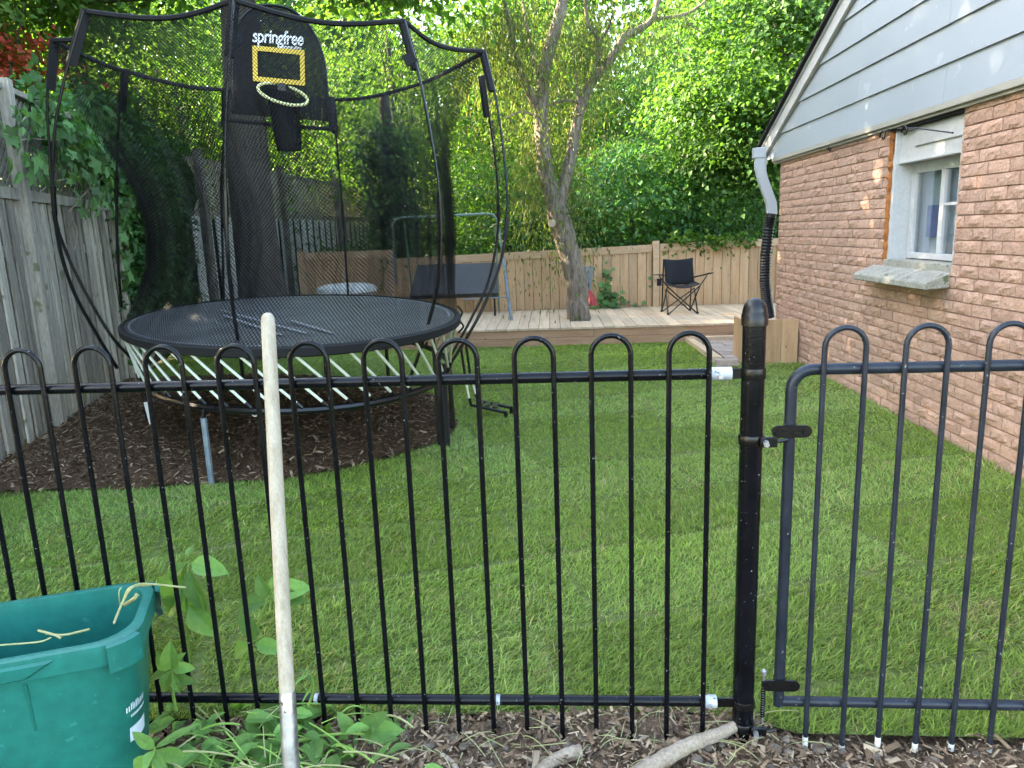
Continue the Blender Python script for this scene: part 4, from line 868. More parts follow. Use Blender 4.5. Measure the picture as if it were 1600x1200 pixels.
for f, w_ in ((0, 0.03), (0.12, 0.105), (0.5, 0.11), (0.8, 0.085), (1.0, 0.01)):
    rows.append([bd + ax * (0.27 * f - 0.05) + bdx * (w_ * q) + bdn * (0.03 * q * q) for q in (-1, -0.6, -0.2, 0.2, 0.6, 1)])
g = G(); g.grid(rows); o = g.build('blade', M['steel'], sh, smooth=True); md = o.modifiers.new('s', 'SOLIDIFY'); md.thickness = 0.003

# ================================================================== THINGS ON THE DECK
ch = thing('camping_chair', 'black folding camping chair standing on the deck', 'chair', gp(1068, 490, DZ))
YC = gp(1066, 489, DZ).y
def cpx(x, y, dy=0.0): return py(x, y, YC + dy)
def ctube(pts, r=0.010, name='leg', mat='hardware'):
    g = G(); g.tube(pts, r, 8); return g.build(name, M[mat], ch, smooth=True)
fl, frr, bl, br = cpx(1044, 491, -0.18), cpx(1090, 489, -0.15), cpx(1034, 485, 0.25), cpx(1078, 484, 0.27)
for q in (fl, frr, bl, br): q.z = DZ
sl_, sr_ = cpx(1043, 448, -0.2), cpx(1094, 446, -0.17); bkl, bkr = cpx(1037, 405, 0.25), cpx(1082, 403, 0.27)
ctube([fl, sr_]); ctube([frr, sl_]); ctube([bl, cpx(1085, 450, 0.2)]); ctube([br, cpx(1040, 452, 0.2)]); ctube([fl, cpx(1040, 452, 0.2)]); ctube([bl, sl_]); ctube([frr, cpx(1085, 450, 0.2)]); ctube([br, sr_])
ctube([Vector((bl.x, bl.y, DZ)), bkl], 0.011, 'back_post'); ctube([Vector((br.x, br.y, DZ)), bkr], 0.011, 'back_post')
for q in (fl, frr, bl, br):
    g = G(); g.lathe(q, [(0.02, 0), (0.022, 0.01), (0.014, 0.03)], 10); g.build('foot', M['corr'], ch, smooth=True)
rows = []
for f in [k / 8 for k in range(9)]:
    l_, r_ = bkl.lerp(cpx(1040, 446, 0.12), f), bkr.lerp(cpx(1085, 444, 0.14), f)
    rows.append([l_.lerp(r_, u) + Vector((0, 0.10 * math.sin(math.pi * u) * (0.3 + f * 0.6), -0.02 * math.sin(math.pi * u) * (1 if f < 0.1 else 0.3))) for u in [k / 8 for k in range(9)]])
g = G(); g.grid(rows); o = g.build('backrest', M['chair'], ch, smooth=True); o.modifiers.new('s', 'SOLIDIFY').thickness = 0.008
rows = []
for f in [k / 6 for k in range(7)]:
    l_, r_ = cpx(1040, 442, 0.14).lerp(sl_ + UP * 0.02, f), cpx(1085, 440, 0.16).lerp(sr_ + UP * 0.02, f)
    rows.append([l_.lerp(r_, u) - UP * (0.055 * math.sin(math.pi * u)) for u in [k / 8 for k in range(9)]])
g = G(); g.grid(rows); o = g.build('seat', M['chair'], ch, smooth=True); o.modifiers.new('s', 'SOLIDIFY').thickness = 0.008
for pts, nm in (([cpx(1038, 431, 0.2), cpx(1030, 430, -0.05), cpx(1024, 430, -0.2)], 'armrest'), ([cpx(1082, 434, 0.2), cpx(1100, 430, -0.05), cpx(1112, 427, -0.2)], 'armrest')):
    rows = [[p + E1 * (0.03 * s) for s in (-1, 0, 1)] for p in catmull(pts, 4)]; g = G(); g.grid(rows); o = g.build(nm, M['chair'], ch, smooth=True); o.modifiers.new('s', 'SOLIDIFY').thickness = 0.012
ctube([cpx(1094, 446, -0.17), cpx(1105, 430, -0.17)], 0.009, 'arm_support'); ctube([cpx(1043, 448, -0.2), cpx(1030, 431, -0.2)], 0.009, 'arm_support')
g = G(); c_ = cpx(1030, 441, -0.12); g.lathe(c_, [(0.035, -0.05), (0.04, 0.05), (0.037, 0.05), (0.032, -0.045)], 14); g.build('cup_holder', M['chair'], ch, smooth=True)
# metal bar frame
bfm = thing('metal_bar_frame', 'tall grey-green metal pipe bar frame standing by the deck fence', 'frame', gp(700, 490, DZ))
YB = 11.3
def b_px(x, y, d=0.0): return py(x, y, YB + d)
g = G(); g.tube([b_px(613, 352), b_px(617, 343), b_px(628, 340), b_px(700, 337), b_px(760, 334), b_px(770, 335), b_px(776, 343), b_px(779, 352)], 0.018, 8); g.build('top_bar', M['greenpipe'], bfm, smooth=True)
for a_, b_, m_, nm in (((613, 352), (622, 486), 'galv', 'leg'), ((779, 352), (799, 500), 'galv', 'leg')):
    B_ = gp(*b_, DZ); A_ = b_px(*a_); g = G(); g.tube([A_, A_.lerp(B_, 0.35)], 0.018, 8); g.build('leg', M['greenpipe'], bfm, smooth=True); g = G(); g.tube([A_.lerp(B_, 0.33), B_], 0.025, 8); g.build('leg', M['galv'], bfm, smooth=True)
for x in (632, 774):
    A_ = b_px(x, 350, 0.1); g = G(); g.tube([A_, Vector((A_.x, A_.y + 0.5, DZ))], 0.014, 8); g.build('rear_leg', M['greenpipe'], bfm, smooth=True)
g = G(); g.tube([b_px(722, 468), b_px(796, 464)], 0.010, 6); g.build('cross_bar', M['galv'], bfm, smooth=True)
# folded table on edge
tb = thing('folded_table', 'slate grey table top stored on edge against the deck fence', 'table', gp(710, 488, DZ))
YT = 11.55
A, B, C_, D_ = py(652, 414, YT), py(776, 410, YT), py(778, 458, YT - 0.12), py(640, 462, YT - 0.12); Nn = (B - A).cross(D_ - A).normalized(); Nn = Nn if Nn.y > 0 else -Nn
G().prism([A, B, C_, D_], Nn * 0.022).build('table_top', M['panelgrey'], tb, bevel=0.004)
dd = (C_ - D_).normalized(); G().box((C_ + D_) / 2 + Nn * 0.01 - UP * 0.028, ((C_ - D_).length, 0.05, 0.05), (dd, Vector((-dd.y, dd.x, 0)), UP)).build('apron', M['hardware'], tb)
for q in (C_, D_):
    for dy_ in (0.0, 0.3):
        g = G(); e_ = q + Vector((-0.06 if q is C_ else 0.06, dy_, 0)); g.tube([Vector((e_.x, e_.y, q.z)), Vector((e_.x, e_.y + 0.05, DZ + 0.03))], 0.012, 8); g.build('leg', M['hardware'], tb, smooth=True)
        g = G(); g.tube([Vector((e_.x - 0.015, e_.y + 0.05, DZ + 0.03)), Vector((e_.x + 0.015, e_.y + 0.05, DZ + 0.03))], 0.03, 12); g.build('wheel', M['corr'], tb, smooth=True)
# white-lidded tub
wt = thing('storage_tub', 'grey plastic storage tub with domed white lid behind trampoline', 'tub', py(541, 500, 11.3))
c_ = py(541, 448, 11.3); c_.z = 0
g = G(); g.lathe(c_, [(0.36, DZ), (0.40, 0.68), (0.41, 0.70), (0.405, 0.71)], 32); g.build('tub', M['boxgrey'], wt, smooth=True)
g = G(); g.lathe(c_, [(0.43, 0.70), (0.455, 0.71), (0.455, 0.755), (0.43, 0.79), (0.32, 0.825), (0.12, 0.84)], 32); g.build('lid', M['boxwhite'], wt, smooth=True)
# roll of wire mesh and red cloth behind the deck tree
wr = thing('wire_mesh_roll', 'upright roll of wire mesh leaning behind the deck tree', 'wire roll', gp(915, 484, DZ))
a_, b_ = py(913, 488, 11.1), py(916, 416, 11.1); a_.z = DZ
g = G()
for k in range(14):
    th = 2 * math.pi * k / 14; o_ = Vector((math.cos(th), math.sin(th), 0)); g.tube([a_ + o_ * 0.055, a_.lerp(b_, 0.5) + o_ * 0.075, b_ + o_ * 0.11], 0.004, 4, caps=False)
    o2 = Vector((math.cos(th + 1.9), math.sin(th + 1.9), 0)); g.tube([a_ + o_ * 0.055, a_.lerp(b_, 0.5) + (o_ + o2).normalized() * 0.075, b_ + o2 * 0.11], 0.004, 4, caps=False)
    g.tube([a_ + o_ * 0.045, a_.lerp(b_, 0.5) + o_ * 0.06, b_ + o_ * 0.08], 0.005, 4, caps=False)
tag(g.build('wire', M['galv'], wr), kind='stuff')
rc = G(); rows = []
base = py(920, 455, 10.95)
for f in [k / 8 for k in range(9)]:
    row = []
    for k in range(14):
        th = 2 * math.pi * k / 14; r = (0.028 + 0.05 * f ** 0.6) * (1 + 0.3 * math.sin(th * 4 + f * 2)); row.append(base + Vector((math.cos(th) * r + 0.03 * f, math.sin(th) * r * 0.7, -0.2 * f + 0.02 * math.sin(th * 2))))
    rows.append(row)
rc.grid(rows, True); rc.f.append(tuple(range(14))); rc.f.append(tuple(8 * 14 + k for k in range(13, -1, -1)))
tag(rc.build('red_cloth', M['redcloth'], smooth=True), 'red cloth bundle hanging beside the deck tree trunk', 'cloth')
# ================================================================== GREENERY
def unit(v): return v / np.maximum(np.linalg.norm(v, axis=-1, keepdims=True), 1e-9)
def leaf_arrays(P, ax, nr, L, W, fold=0.15, droop=0.15):
    ax = unit(ax); nr = unit(nr - ax * (nr * ax).sum(-1, keepdims=True)); sd = np.cross(ax, nr); L = L[:, None]; W = W[:, None]
    b = P; r = P + ax * (0.42 * L) + sd * (W * 0.5) + nr * (fold * W); l = P + ax * (0.42 * L) - sd * (W * 0.5) + nr * (fold * W); t = P + ax * L - nr * (droop * L)
    V = np.stack([b, r, t, l], 1).reshape(-1, 3); n = len(P); k = np.arange(n)[:, None] * 4
    F = np.concatenate([k + np.array([[0, 1, 2]]), k + np.array([[0, 2, 3]])], 1).reshape(-1, 3); return V, F
def foliage(blobs, rng, per=70, lsize=0.10, asp=0.5, spread=0.30, flat=0.4, pal=None, droop=0.25, shell=0.55, outward=0.6):
    """blobs: (centre, (rx, ry, rz), clumps). Leaves in sprays scattered through each blob's volume"""
    VV, FF, CCc, tipsout = [], [], [], []; off = 0; pal = np.array(pal)
    for c, rad, ncl in blobs:
        d = unit(rng.normal(size=(ncl, 3))); r = rng.random((ncl, 1)) ** (1 / 3) * (1 - shell) + shell * (0.75 + 0.3 * rng.random((ncl, 1))); cen = np.array(c) + d * r * np.array(rad); tipsout.append(cen)
        n = ncl * per; ci = np.repeat(np.arange(ncl), per)
        out = d[ci]; g3 = rng.normal(size=(n, 3)) * np.array([spread, spread, spread * flat]); g3[:, 2] -= droop * (g3[:, 0] ** 2 + g3[:, 1] ** 2) / max(spread, 1e-3)
        P = cen[ci] + g3
        ax = unit(g3 * np.array([1, 1, 0.3]) + rng.normal(size=(n, 3)) * spread * 0.8) + np.array([0, 0, -droop])
        nr = np.array([0, 0, 1.0]) + outward * out * np.array([1, 1, 0.3]) + rng.normal(size=(n, 3)) * 0.45
        L = lsize * rng.uniform(0.6, 1.25, n); V, F = leaf_arrays(P, ax, nr, L, L * asp)
        cl = pal[rng.integers(0, len(pal), ncl)][ci] * (0.5 + 0.7 * rng.random((ncl, 1)))[ci]; mixc = pal[rng.integers(0, len(pal), n)]; col = (cl * 0.65 + mixc * 0.35) * rng.uniform(0.75, 1.25, (n, 1))
        VV.append(V); FF.append(F + off); CCc.append(np.repeat(col, 4, 0)); off += len(V)
    return np.concatenate(VV), np.concatenate(FF), np.concatenate(CCc), np.concatenate(tipsout)
GREEN = [(0.056, 0.145, 0.031), (0.071, 0.179, 0.037), (0.087, 0.201, 0.049), (0.051, 0.129, 0.044)]
DARKG = [(0.049, 0.136, 0.050), (0.061, 0.166, 0.066), (0.076, 0.181, 0.066)]
YELG = [(0.081, 0.191, 0.037), (0.106, 0.223, 0.044), (0.070, 0.180, 0.044), (0.130, 0.223, 0.044)]
BLUEG = [(0.069, 0.212, 0.092), (0.089, 0.257, 0.100), (0.103, 0.271, 0.084)]
RED = [(0.42, 0.06, 0.05), (0.50, 0.09, 0.07), (0.34, 0.12, 0.05)]
def tree(name, label, cat, base, trunk, rad, blobs, seed, limbs=10, bark='barkdark', group=None, kw_s=0.45, **kw):
    rng = np.random.default_rng(seed); rr = random.Random(seed); t = thing(name, label, cat, base, group)
    V, F, C_, tp = foliage(blobs, rng, **kw); npmesh('crown', V, F, M['leaf'], t, C_)
    g = G(); tk = [Vector(p) for p in trunk]; g.tube(catmull(tk, 4) if len(tk) > 2 else tk, list(np.interp(np.linspace(0, 1, len(catmull(tk, 4)) if len(tk) > 2 else 2), np.linspace(0, 1, len(rad)), rad)), 10)
    for k in range(limbs):
        e = Vector(tp[rr.randrange(len(tp))]); s = rr.uniform(kw_s, 1.0); p = tk[0].lerp(tk[-1], s) if len(tk) < 3 else tk[min(len(tk) - 1, int(s * (len(tk) - 1)))]
        m = p.lerp(e, 0.5) + Vector((rr.uniform(-.2, .2), rr.uniform(-.2, .2), rr.uniform(0.0, 0.5))); r0 = rad[-1] * 0.7
        g.tube(bez([p, m, e], 6), [r0 * (1 - 0.85 * q / 6) for q in range(7)], 6)
    g.build('trunk', M[bark], t, smooth=True); return t
def at(x, y, Y): return py(x, y, Y)
def simple_tree(name, label, x, y, Y, rx, rz, ncl, seed, cat='tree', tr_r=0.12, lean=0.2, extra=(), group=None, bark='barkdark', **kw):
    c = at(x, y, Y); base = Vector((c.x + lean * rx * 0.5, c.y + 0.2, -0.05)); blobs = [(tuple(c), (rx, rx * 0.85, rz), ncl)]
    for ex, ey, eY, erx, erz, en in extra: blobs.append((tuple(at(ex, ey, eY)), (erx, erx * 0.85, erz), en))
    return tree(name, label, cat, base, [base, base.lerp(c, 0.35) + Vector((0.1, 0, 0)), base.lerp(c, 0.7), c + UP * rz * 0.4], [tr_r, tr_r * 0.8, tr_r * 0.55, tr_r * 0.25], blobs, seed, group=group, bark=bark, **kw)
GT = 'trees behind the back fence'
simple_tree('broad_shrub', 'broad leafy mid-green shrub behind cedar fence right of deck tree', 985, 312, 13.7, 1.55, 1.15, 90, 11, cat='shrub', per=85, lsize=0.125, asp=0.55, spread=0.26, pal=BLUEG + GREEN[:2], tr_r=0.07)
simple_tree('dark_shrub', 'dark green shrub low behind the fence near the house corner', 1140, 345, 13.6, 1.0, 0.85, 60, 12, cat='shrub', per=80, lsize=0.085, spread=0.22, pal=DARKG, tr_r=0.05)
simple_tree('yellowish_shrub', 'yellow-green shrub behind cedar fence left of the deck tree', 775, 325, 13.9, 1.1, 1.05, 60, 13, cat='shrub', per=80, lsize=0.10, spread=0.25, pal=GREEN + YELG[:1], tr_r=0.05)
simple_tree('dense_shrub', 'dense low shrub right behind the leaning deck tree', 862, 360, 13.3, 0.9, 0.65, 46, 14, cat='shrub', per=80, lsize=0.09, spread=0.2, pal=DARKG + GREEN, tr_r=0.05)
simple_tree('maple_tree', 'spreading maple with layered leaves hanging over the house roof', 1200, 70, 12.4, 1.75, 1.55, 130, 15, per=110, lsize=0.095, asp=0.75, spread=0.36, flat=0.22, droop=0.3, pal=GREEN, tr_r=0.16, lean=3.0, extra=((1130, 190, 12.9, 1.1, 0.9, 56), (1290, 20, 11.5, 1.2, 1.2, 50), (1195, 215, 12.8, 0.8, 0.6, 26)))
simple_tree('slender_tree', 'slender pale-leaved tree between deck tree and maple', 1060, 190, 16.0, 1.9, 1.9, 110, 16, per=80, lsize=0.11, spread=0.34, pal=BLUEG + GREEN, tr_r=0.09, extra=((1075, 70, 17, 1.5, 1.0, 30),))
simple_tree('background_tree', 'tall bright green tree far behind the deck tree crown', 945, 215, 19.0, 2.7, 2.4, 130, 17, per=75, lsize=0.14, spread=0.42, pal=GREEN + YELG, tr_r=0.14, group=GT)
simple_tree('yellow_green_tree', 'yellow-green sunlit tree right of the trampoline net', 765, 165, 17.5, 2.6, 2.9, 150, 18, per=75, lsize=0.13, spread=0.40, pal=YELG, tr_r=0.13, extra=((800, 30, 19, 2.6, 1.6, 50),))
simple_tree('sunlit_tree', 'sunlit yellow-green tree seen through the right part of the net', 610, 130, 17.0, 2.6, 2.6, 130, 19, per=75, lsize=0.13, spread=0.40, pal=YELG + GREEN[:1], tr_r=0.15)
simple_tree('shaded_tree', 'green tree beyond the far picket fence behind the backboard', 455, 215, 22.5, 3.4, 3.4, 150, 20, per=75, lsize=0.17, spread=0.5, pal=GREEN + YELG[:2], tr_r=0.18)
simple_tree('neighbour_tree', 'bushy tree behind weathered fence seen through left part of net', 275, 170, 14.5, 2.3, 2.2, 130, 21, per=80, lsize=0.12, spread=0.36, pal=GREEN + YELG, tr_r=0.14, extra=((215, 40, 15, 2.2, 1.6, 60), (330, 300, 14, 1.3, 1.0, 40)))
simple_tree('lime_tree', 'lime-green tree over the weathered fence at left edge', 130, 110, 12.0, 1.9, 1.5, 110, 22, per=80, lsize=0.10, spread=0.30, pal=YELG, tr_r=0.12, extra=((40, 60, 11.5, 1.3, 1.6, 60), (190, 210, 12.0, 1.1, 0.8, 40)))
simple_tree('red_leaf_tree', 'small red-leaved tree above the fence at far left', 12, 72, 9.3, 0.45, 0.25, 11, 23, per=70, lsize=0.085, asp=0.7, spread=0.2, pal=RED, tr_r=0.05, lean=-1.0)
simple_tree('overhanging_tree', 'green tree overhanging the top left corner', -40, -40, 9.6, 1.6, 1.0, 70, 24, per=80, lsize=0.10, spread=0.28, pal=YELG, tr_r=0.12, lean=-1.0)
# tall trees added left of the weathered fence to keep the yard in shade
for k, (x, y, z, r, h, nc) in enumerate(((-9.0, 6.3, 6.3, 2.6, 5.0, 290), (-9.8, 9.8, 6.8, 2.6, 5.8, 340), (-10.6, 3.0, 5.4, 2.6, 4.0, 230), (-10.4, -0.6, 4.8, 2.4, 3.6, 140))):
    c = Vector((x, y, z)); b = Vector((x, y, -0.05)); lab = ['tall leafy tree outside the picture left of the hoop fence', 'tall leafy tree added for shade left of weathered fence beside the lime tree', 'tall leafy tree outside the picture far left of the hoop fence', 'tall leafy tree outside the picture left of the viewer'][k]
    tree('shade_tree', lab, 'tree', b, [b, b.lerp(c, .5), c, c + UP * h * .4], [0.22, 0.18, 0.12, 0.05], [(tuple(c), (r, r, h), nc)], 40 + k, per=72, lsize=0.24, asp=0.6, spread=0.5, flat=0.6, pal=GREEN, group='tall shade trees left of the yard')
# big dark trunk behind the trampoline with its crown high above
Y2 = 9.75
tk = [at(x, y, Y2) for x, y in ((418, 520), (408, 440), (398, 360), (390, 280), (384, 190), (378, 90), (370, -20), (360, -150))]; tk[0].z = -0.05
cc = tk[-1]
tree('large_tree', 'thick dark trunk rising behind the trampoline backboard', 'tree', tk[0], tk, [0.38, 0.30, 0.275, 0.265, 0.25, 0.235, 0.2, 0.15], [((cc.x, cc.y, 6.3), (3.2, 2.6, 1.5), 120), ((cc.x + 1.9, cc.y - 0.2, 5.05), (1.5, 1.3, 0.62), 60), ((cc.x - 2.0, cc.y + 0.3, 5.1), (1.5, 1.4, 0.7), 40)], 30, limbs=8, kw_s=0.9, per=70, lsize=0.12, asp=0.7, spread=0.32, flat=0.3, pal=GREEN + YELG[:2])
# ivy covered trunk where the two fences meet
tk = [at(x, y, 12.9) for x, y in ((628, 470), (622, 400), (614, 310), (606, 225), (600, 150))]; tk[0].z = 0
tree('ivy_covered_tree', 'dark ivy-covered trunk at the end of the picket fence', 'tree', tk[0], tk, [0.16, 0.14, 0.13, 0.12, 0.08], [(tuple(at(619, 385, 12.8)), (0.30, 0.3, 0.75), 34), (tuple(at(612, 290, 12.8)), (0.42, 0.36, 0.65), 40), (tuple(at(605, 232, 12.8)), (0.5, 0.4, 0.35), 26)], 31, limbs=3, per=70, lsize=0.085, asp=0.8, spread=0.14, flat=1.0, pal=DARKG)
# leaning tree growing through the deck
YD_ = 10.72
dt = thing('deck_tree', 'leaning grey-barked tree growing up through the deck', 'tree', gp(905, 497, DZ))
def dpx(pts, dy=0): return catmull([at(x, y, YD_ + dy) for x, y in pts], 4)
def limb(pts, r0, r1, name='limb', dy0=0, dy1=0):
    P3 = [at(x, y, YD_ + dy0 + (dy1 - dy0) * k / max(1, len(pts) - 1)) for k, (x, y) in enumerate(pts)]; P3 = catmull(P3, 4); n = len(P3); g = G(); g.tube(P3, [r0 + (r1 - r0) * k / (n - 1) for k in range(n)], 12)
    for i, v in enumerate(g.v):   # knobbly bark outline
        q = Vector(v); g.v[i] = tuple(q + Vector((math.sin(q.z * 17 + q.x * 31), math.sin(q.z * 23 + q.y * 29), 0)) * r0 * 0.06)
    return g.build(name, M['bark'], dt, smooth=True)
P3 = catmull([at(x, y, YD_) for x, y in ((905, 540), (904, 500), (903, 470), (899, 435), (891, 400), (880, 365), (873, 335), (868, 312))], 5); n = len(P3); g = G()
g.tube(P3, list(np.interp(np.linspace(0, 1, n), [0, 0.15, 0.3, 0.6, 0.85, 1], [0.205, 0.18, 0.158, 0.148, 0.165, 0.12])), 16); ta_ = g
for i, v in enumerate(g.v):
    q = Vector(v); g.v[i] = tuple(q + Vector((math.sin(q.z * 13 + q.x * 21), math.sin(q.z * 19 + q.y * 17), 0)) * 0.012)
g.build('trunk', M['bark'], dt, smooth=True)
limb([(868, 318), (856, 285), (849, 240), (846, 190), (847, 130), (858, 80), (875, 20), (890, -50)], 0.125, 0.075)
limb([(876, 320), (882, 285), (893, 240), (905, 175), (925, 128), (957, 88), (975, 58), (1000, 45), (1022, 25), (1030, -30)], 0.095, 0.035, dy1=0.3)
limb([(850, 190), (830, 150), (812, 110), (803, 70), (790, 10), (785, -40)], 0.06, 0.028, dy1=-0.3)
limb([(848, 130), (836, 100), (825, 50), (815, -10)], 0.04, 0.02, dy1=0.4)
limb([(905, 160), (882, 157), (855, 165)], 0.022, 0.018); limb([(934, 105), (934, 62), (920, 40), (915, 10), (920, -20)], 0.032, 0.015, dy1=-0.3); limb([(934, 70), (950, 45), (958, 20)], 0.02, 0.01, dy1=-0.4)
limb([(1018, 30), (1060, 25), (1085, 15), (1110, -5)], 0.028, 0.014, dy0=0.3, dy1=0.5); limb([(1068, 24), (1080, 40), (1100, 52)], 0.014, 0.007, dy0=0.3, dy1=0.3); limb([(846, 185), (815, 175), (790, 185)], 0.02, 0.008, dy1=-0.3)
limb([(905, 180), (900, 120), (893, 70)], 0.025, 0.012, dy1=0.3)
kn = at(863, 349, YD_ - 0.21); g = G(); g.lathe(kn, [(0.052, 0.03), (0.055, -0.01), (0.048, -0.025), (0.01, -0.028)], 14, Vector((1, 0, 0)), Vector((0, 0, 1)), Vector((0.35, 1, 0)).normalized()); g.build('cut_knot', M['cutwood'], dt, smooth=True)
rng = np.random.default_rng(5)
wl = [(tuple(at(850, 30, YD_)), (1.1, 0.9, 0.55), 75), (tuple(at(790, 60, YD_)), (0.6, 0.6, 0.7), 46), (tuple(at(900, 80, YD_ + .3)), (0.55, 0.6, 0.55), 30), (tuple(at(985, 20, YD_)), (0.8, 0.6, 0.4), 24), (tuple(at(840, 260, YD_ + .1)), (0.3, 0.3, 0.65), 26), (tuple(at(905, 300, YD_)), (0.25, 0.3, 0.4), 10), (tuple(at(870, 190, YD_ + .2)), (0.55, 0.4, 0.6), 26)]
V, F, C_, _ = foliage(wl, rng, per=60, lsize=0.085, asp=0.22, spread=0.17, flat=1.0, droop=1.2, pal=[(0.10, 0.15, 0.04), (0.12, 0.17, 0.05), (0.09, 0.15, 0.045), (0.15, 0.16, 0.05)])
npmesh('crown', V, F, M['leaf'], dt, C_)
# far wood: one mass beyond everything
rng = np.random.default_rng(9); bl = []
for k in range(46):
    x = -30 + 60 * k / 45; bl.append(((x + rng.uniform(-.5, .5), 29 + rng.uniform(-2, 3), rng.uniform(2.0, 3.2)), (1.9, 1.6, 2.2), 34))
    if not (4.6 < x < 6.4): bl.append(((x + rng.uniform(-.5, .5), 31 + rng.uniform(-2, 3), rng.uniform(6.0, 7.6)), (1.9, 1.6, 2.4), 34))
    elif rng.random() < 0.6: bl.append(((x, 31, 5.0), (1.5, 1.4, 1.5), 22))
    if not (4.0 < x < 7.0) and rng.random() < 0.75: bl.append(((x + rng.uniform(-.5, .5), 33 + rng.uniform(-2, 3), rng.uniform(10.5, 12.0)), (2.0, 1.6, 2.2), 28))
V, F, C_, _ = foliage(bl, rng, per=52, lsize=0.36, asp=0.6, spread=0.6, flat=0.6, pal=GREEN + YELG)
tag(npmesh('distant_woodland', V, F, M['leaf'], None, C_), 'bright green mass of far trees beyond the garden', 'woodland', kind='stuff')
# undergrowth hedge along the back fence
bl = []
for k in range(26): 
    u = -3.2 + 8.6 * k / 25; q = dp(u, 3.75 + rng.uniform(-.1, .5), rng.uniform(0.6, 1.15)); bl.append((tuple(q), (0.45, 0.4, 0.5), 12))
V, F, C_, _ = foliage(bl, rng, per=45, lsize=0.09, asp=0.55, spread=0.2, flat=0.8, pal=DARKG + GREEN)
tag(npmesh('undergrowth', V, F, M['leaf'], None, C_), 'low dark undergrowth along the back of the cedar fence', 'undergrowth', kind='stuff')
bl = [(tuple(dp(3.1 + 0.25 * k, 2.42, 1.27 + 0.03 * math.sin(k * 2))), (0.14, 0.10, 0.06), 6) for k in range(5)]
V, F, C_, _ = foliage(bl, rng, per=30, lsize=0.085, asp=0.8, spread=0.07, flat=0.6, pal=YELG)
vt = thing('fence_top_vine', 'bright yellow-green vine trailing over the cedar fence top', 'vine', dp(3.6, 2.42, 1.2)); npmesh('leaves', V, F, M['leaf'], vt, C_)

# ------------------------------------------------------------------ shaped leaves shared by vines and weeds
def lobed(seed, lobes=5):
    r = random.Random(seed); pts = []; n = lobes * 4
    for k in range(n):
        a = -math.pi / 2 + 0.35 + (2 * math.pi - 0.7) * k / (n - 1); rad = 0.40 + 0.13 * math.cos((k / (n - 1)) * 2 * math.pi * lobes - math.pi) + 0.10 * math.sin((a + math.pi / 2) / 2) + r.uniform(-.02, .02)
        pts.append((rad * math.cos(a), 0.42 + rad * math.sin(a), -0.25 * rad * rad * (1 + 0.5 * math.cos(2 * a))))
    g = G(); g.v = [(0, 0.30, 0.0)] + pts; g.f = [(0, k, k + 1) for k in range(1, n)] + [(0, n, 1)]; return g.mesh('leaf', M['vineleaf'], True)
def ovate(seed, wd=0.42, mat='weedleaf', curl=0.25):
    r = random.Random(seed); prof = [0.02, 0.55, 0.92, 1.0, 0.86, 0.58, 0.02]; g = G(); n = len(prof); rows = []
    for k, w_ in enumerate(prof):
        t = k / (n - 1); z = -curl * t * t; hw = wd * 0.5 * w_; j = r.uniform(-.012, .012)
        rows.append([(-hw, t + j, z + hw * 0.6 + 0.02 * math.sin(k * 2.2)), (0, t, z), (hw, t - j, z + hw * 0.6 - 0.02 * math.sin(k * 1.7))])
    g.grid(rows); return g.mesh('leaf', M[mat], True)
VL = [lobed(k) for k in range(4)]; OV = [ovate(k, 0.40 + 0.06 * k, curl=0.12 + 0.1 * k) for k in range(4)]; OVV = [ovate(20 + k, 0.42, 'vineleaf', 0.2) for k in range(3)]; NAR = [ovate(30 + k, 0.16, curl=0.3) for k in range(2)]
def put_leaf(me, base, tip, nrm, parent, name='leaf'):
    base, tip, nrm = Vector(base), Vector(tip), Vector(nrm); y = (tip - base); L_ = y.length; y = y.normalized(); z = (nrm - y * nrm.dot(y)); z = z.normalized() if z.length > 1e-4 else y.orthogonal().normalized(); x = y.cross(z)
    o = link(name, me, parent); o.matrix_local = Matrix.Translation(base - root_loc(parent)) @ (Matrix((x, y, z)).transposed().to_4x4()) @ Matrix.Scale(L_, 4); return o
rr = random.Random(12)
vn = thing('climbing_vine', 'green creeper climbing over the lattice of the weathered fence', 'vine', pl(140, 400, F0, FNm))
def vine_leaf(x, y, o, L_, par=vn, P=None, n=None):
    p = pl(x, y, F0 + FNm * o, FNm); d = Vector((rr.uniform(-.6, .6), rr.uniform(-.6, .6), -0.75 + rr.uniform(-.4, .5))); d = d - FNm * d.dot(FNm) * 0.5
    nn = FNm + Vector((rr.uniform(-.5, .5), rr.uniform(-.7, .2), rr.uniform(0.1, 0.9))); put_leaf(rr.choice(VL[:2] + OVV) if rr.random() < 0.8 else VL[3], p, p + d.normalized() * L_ * rr.uniform(0.7, 1.1), nn, par)
cl = [(125, 185, 55, 30, 42), (175, 205, 40, 22, 34), (60, 175, 36, 22, 20), (145, 235, 50, 25, 46), (120, 265, 55, 25, 46), (165, 300, 40, 24, 42), (195, 335, 20, 28, 30), (20, 195, 26, 30, 14), (55, 250, 36, 18, 16), (196, 400, 13, 40, 24), (205, 300, 12, 20, 10)]
stv = G()
for cx, cy_, sx, sy, n in cl:
    for k in range(n): vine_leaf(rr.gauss(cx, sx * 0.55), rr.gauss(cy_, sy * 0.6), rr.uniform(0.06, 0.30), rr.uniform(0.09, 0.17))
for x0, y0, x1, y1 in ((30, 185, 120, 170), (60, 300, 180, 250), (110, 330, 200, 230), (190, 330, 200, 480), (130, 215, 215, 330), (20, 225, 90, 215), (205, 340, 160, 300), (105, 330, 118, 390)):
    P3 = [pl(x0 + (x1 - x0) * t + rr.uniform(-8, 8), y0 + (y1 - y0) * t + rr.uniform(-6, 6), F0 + FNm * 0.09, FNm) for t in (0, .25, .5, .75, 1)]; stv.tube(catmull(P3, 4), 0.006, 5)
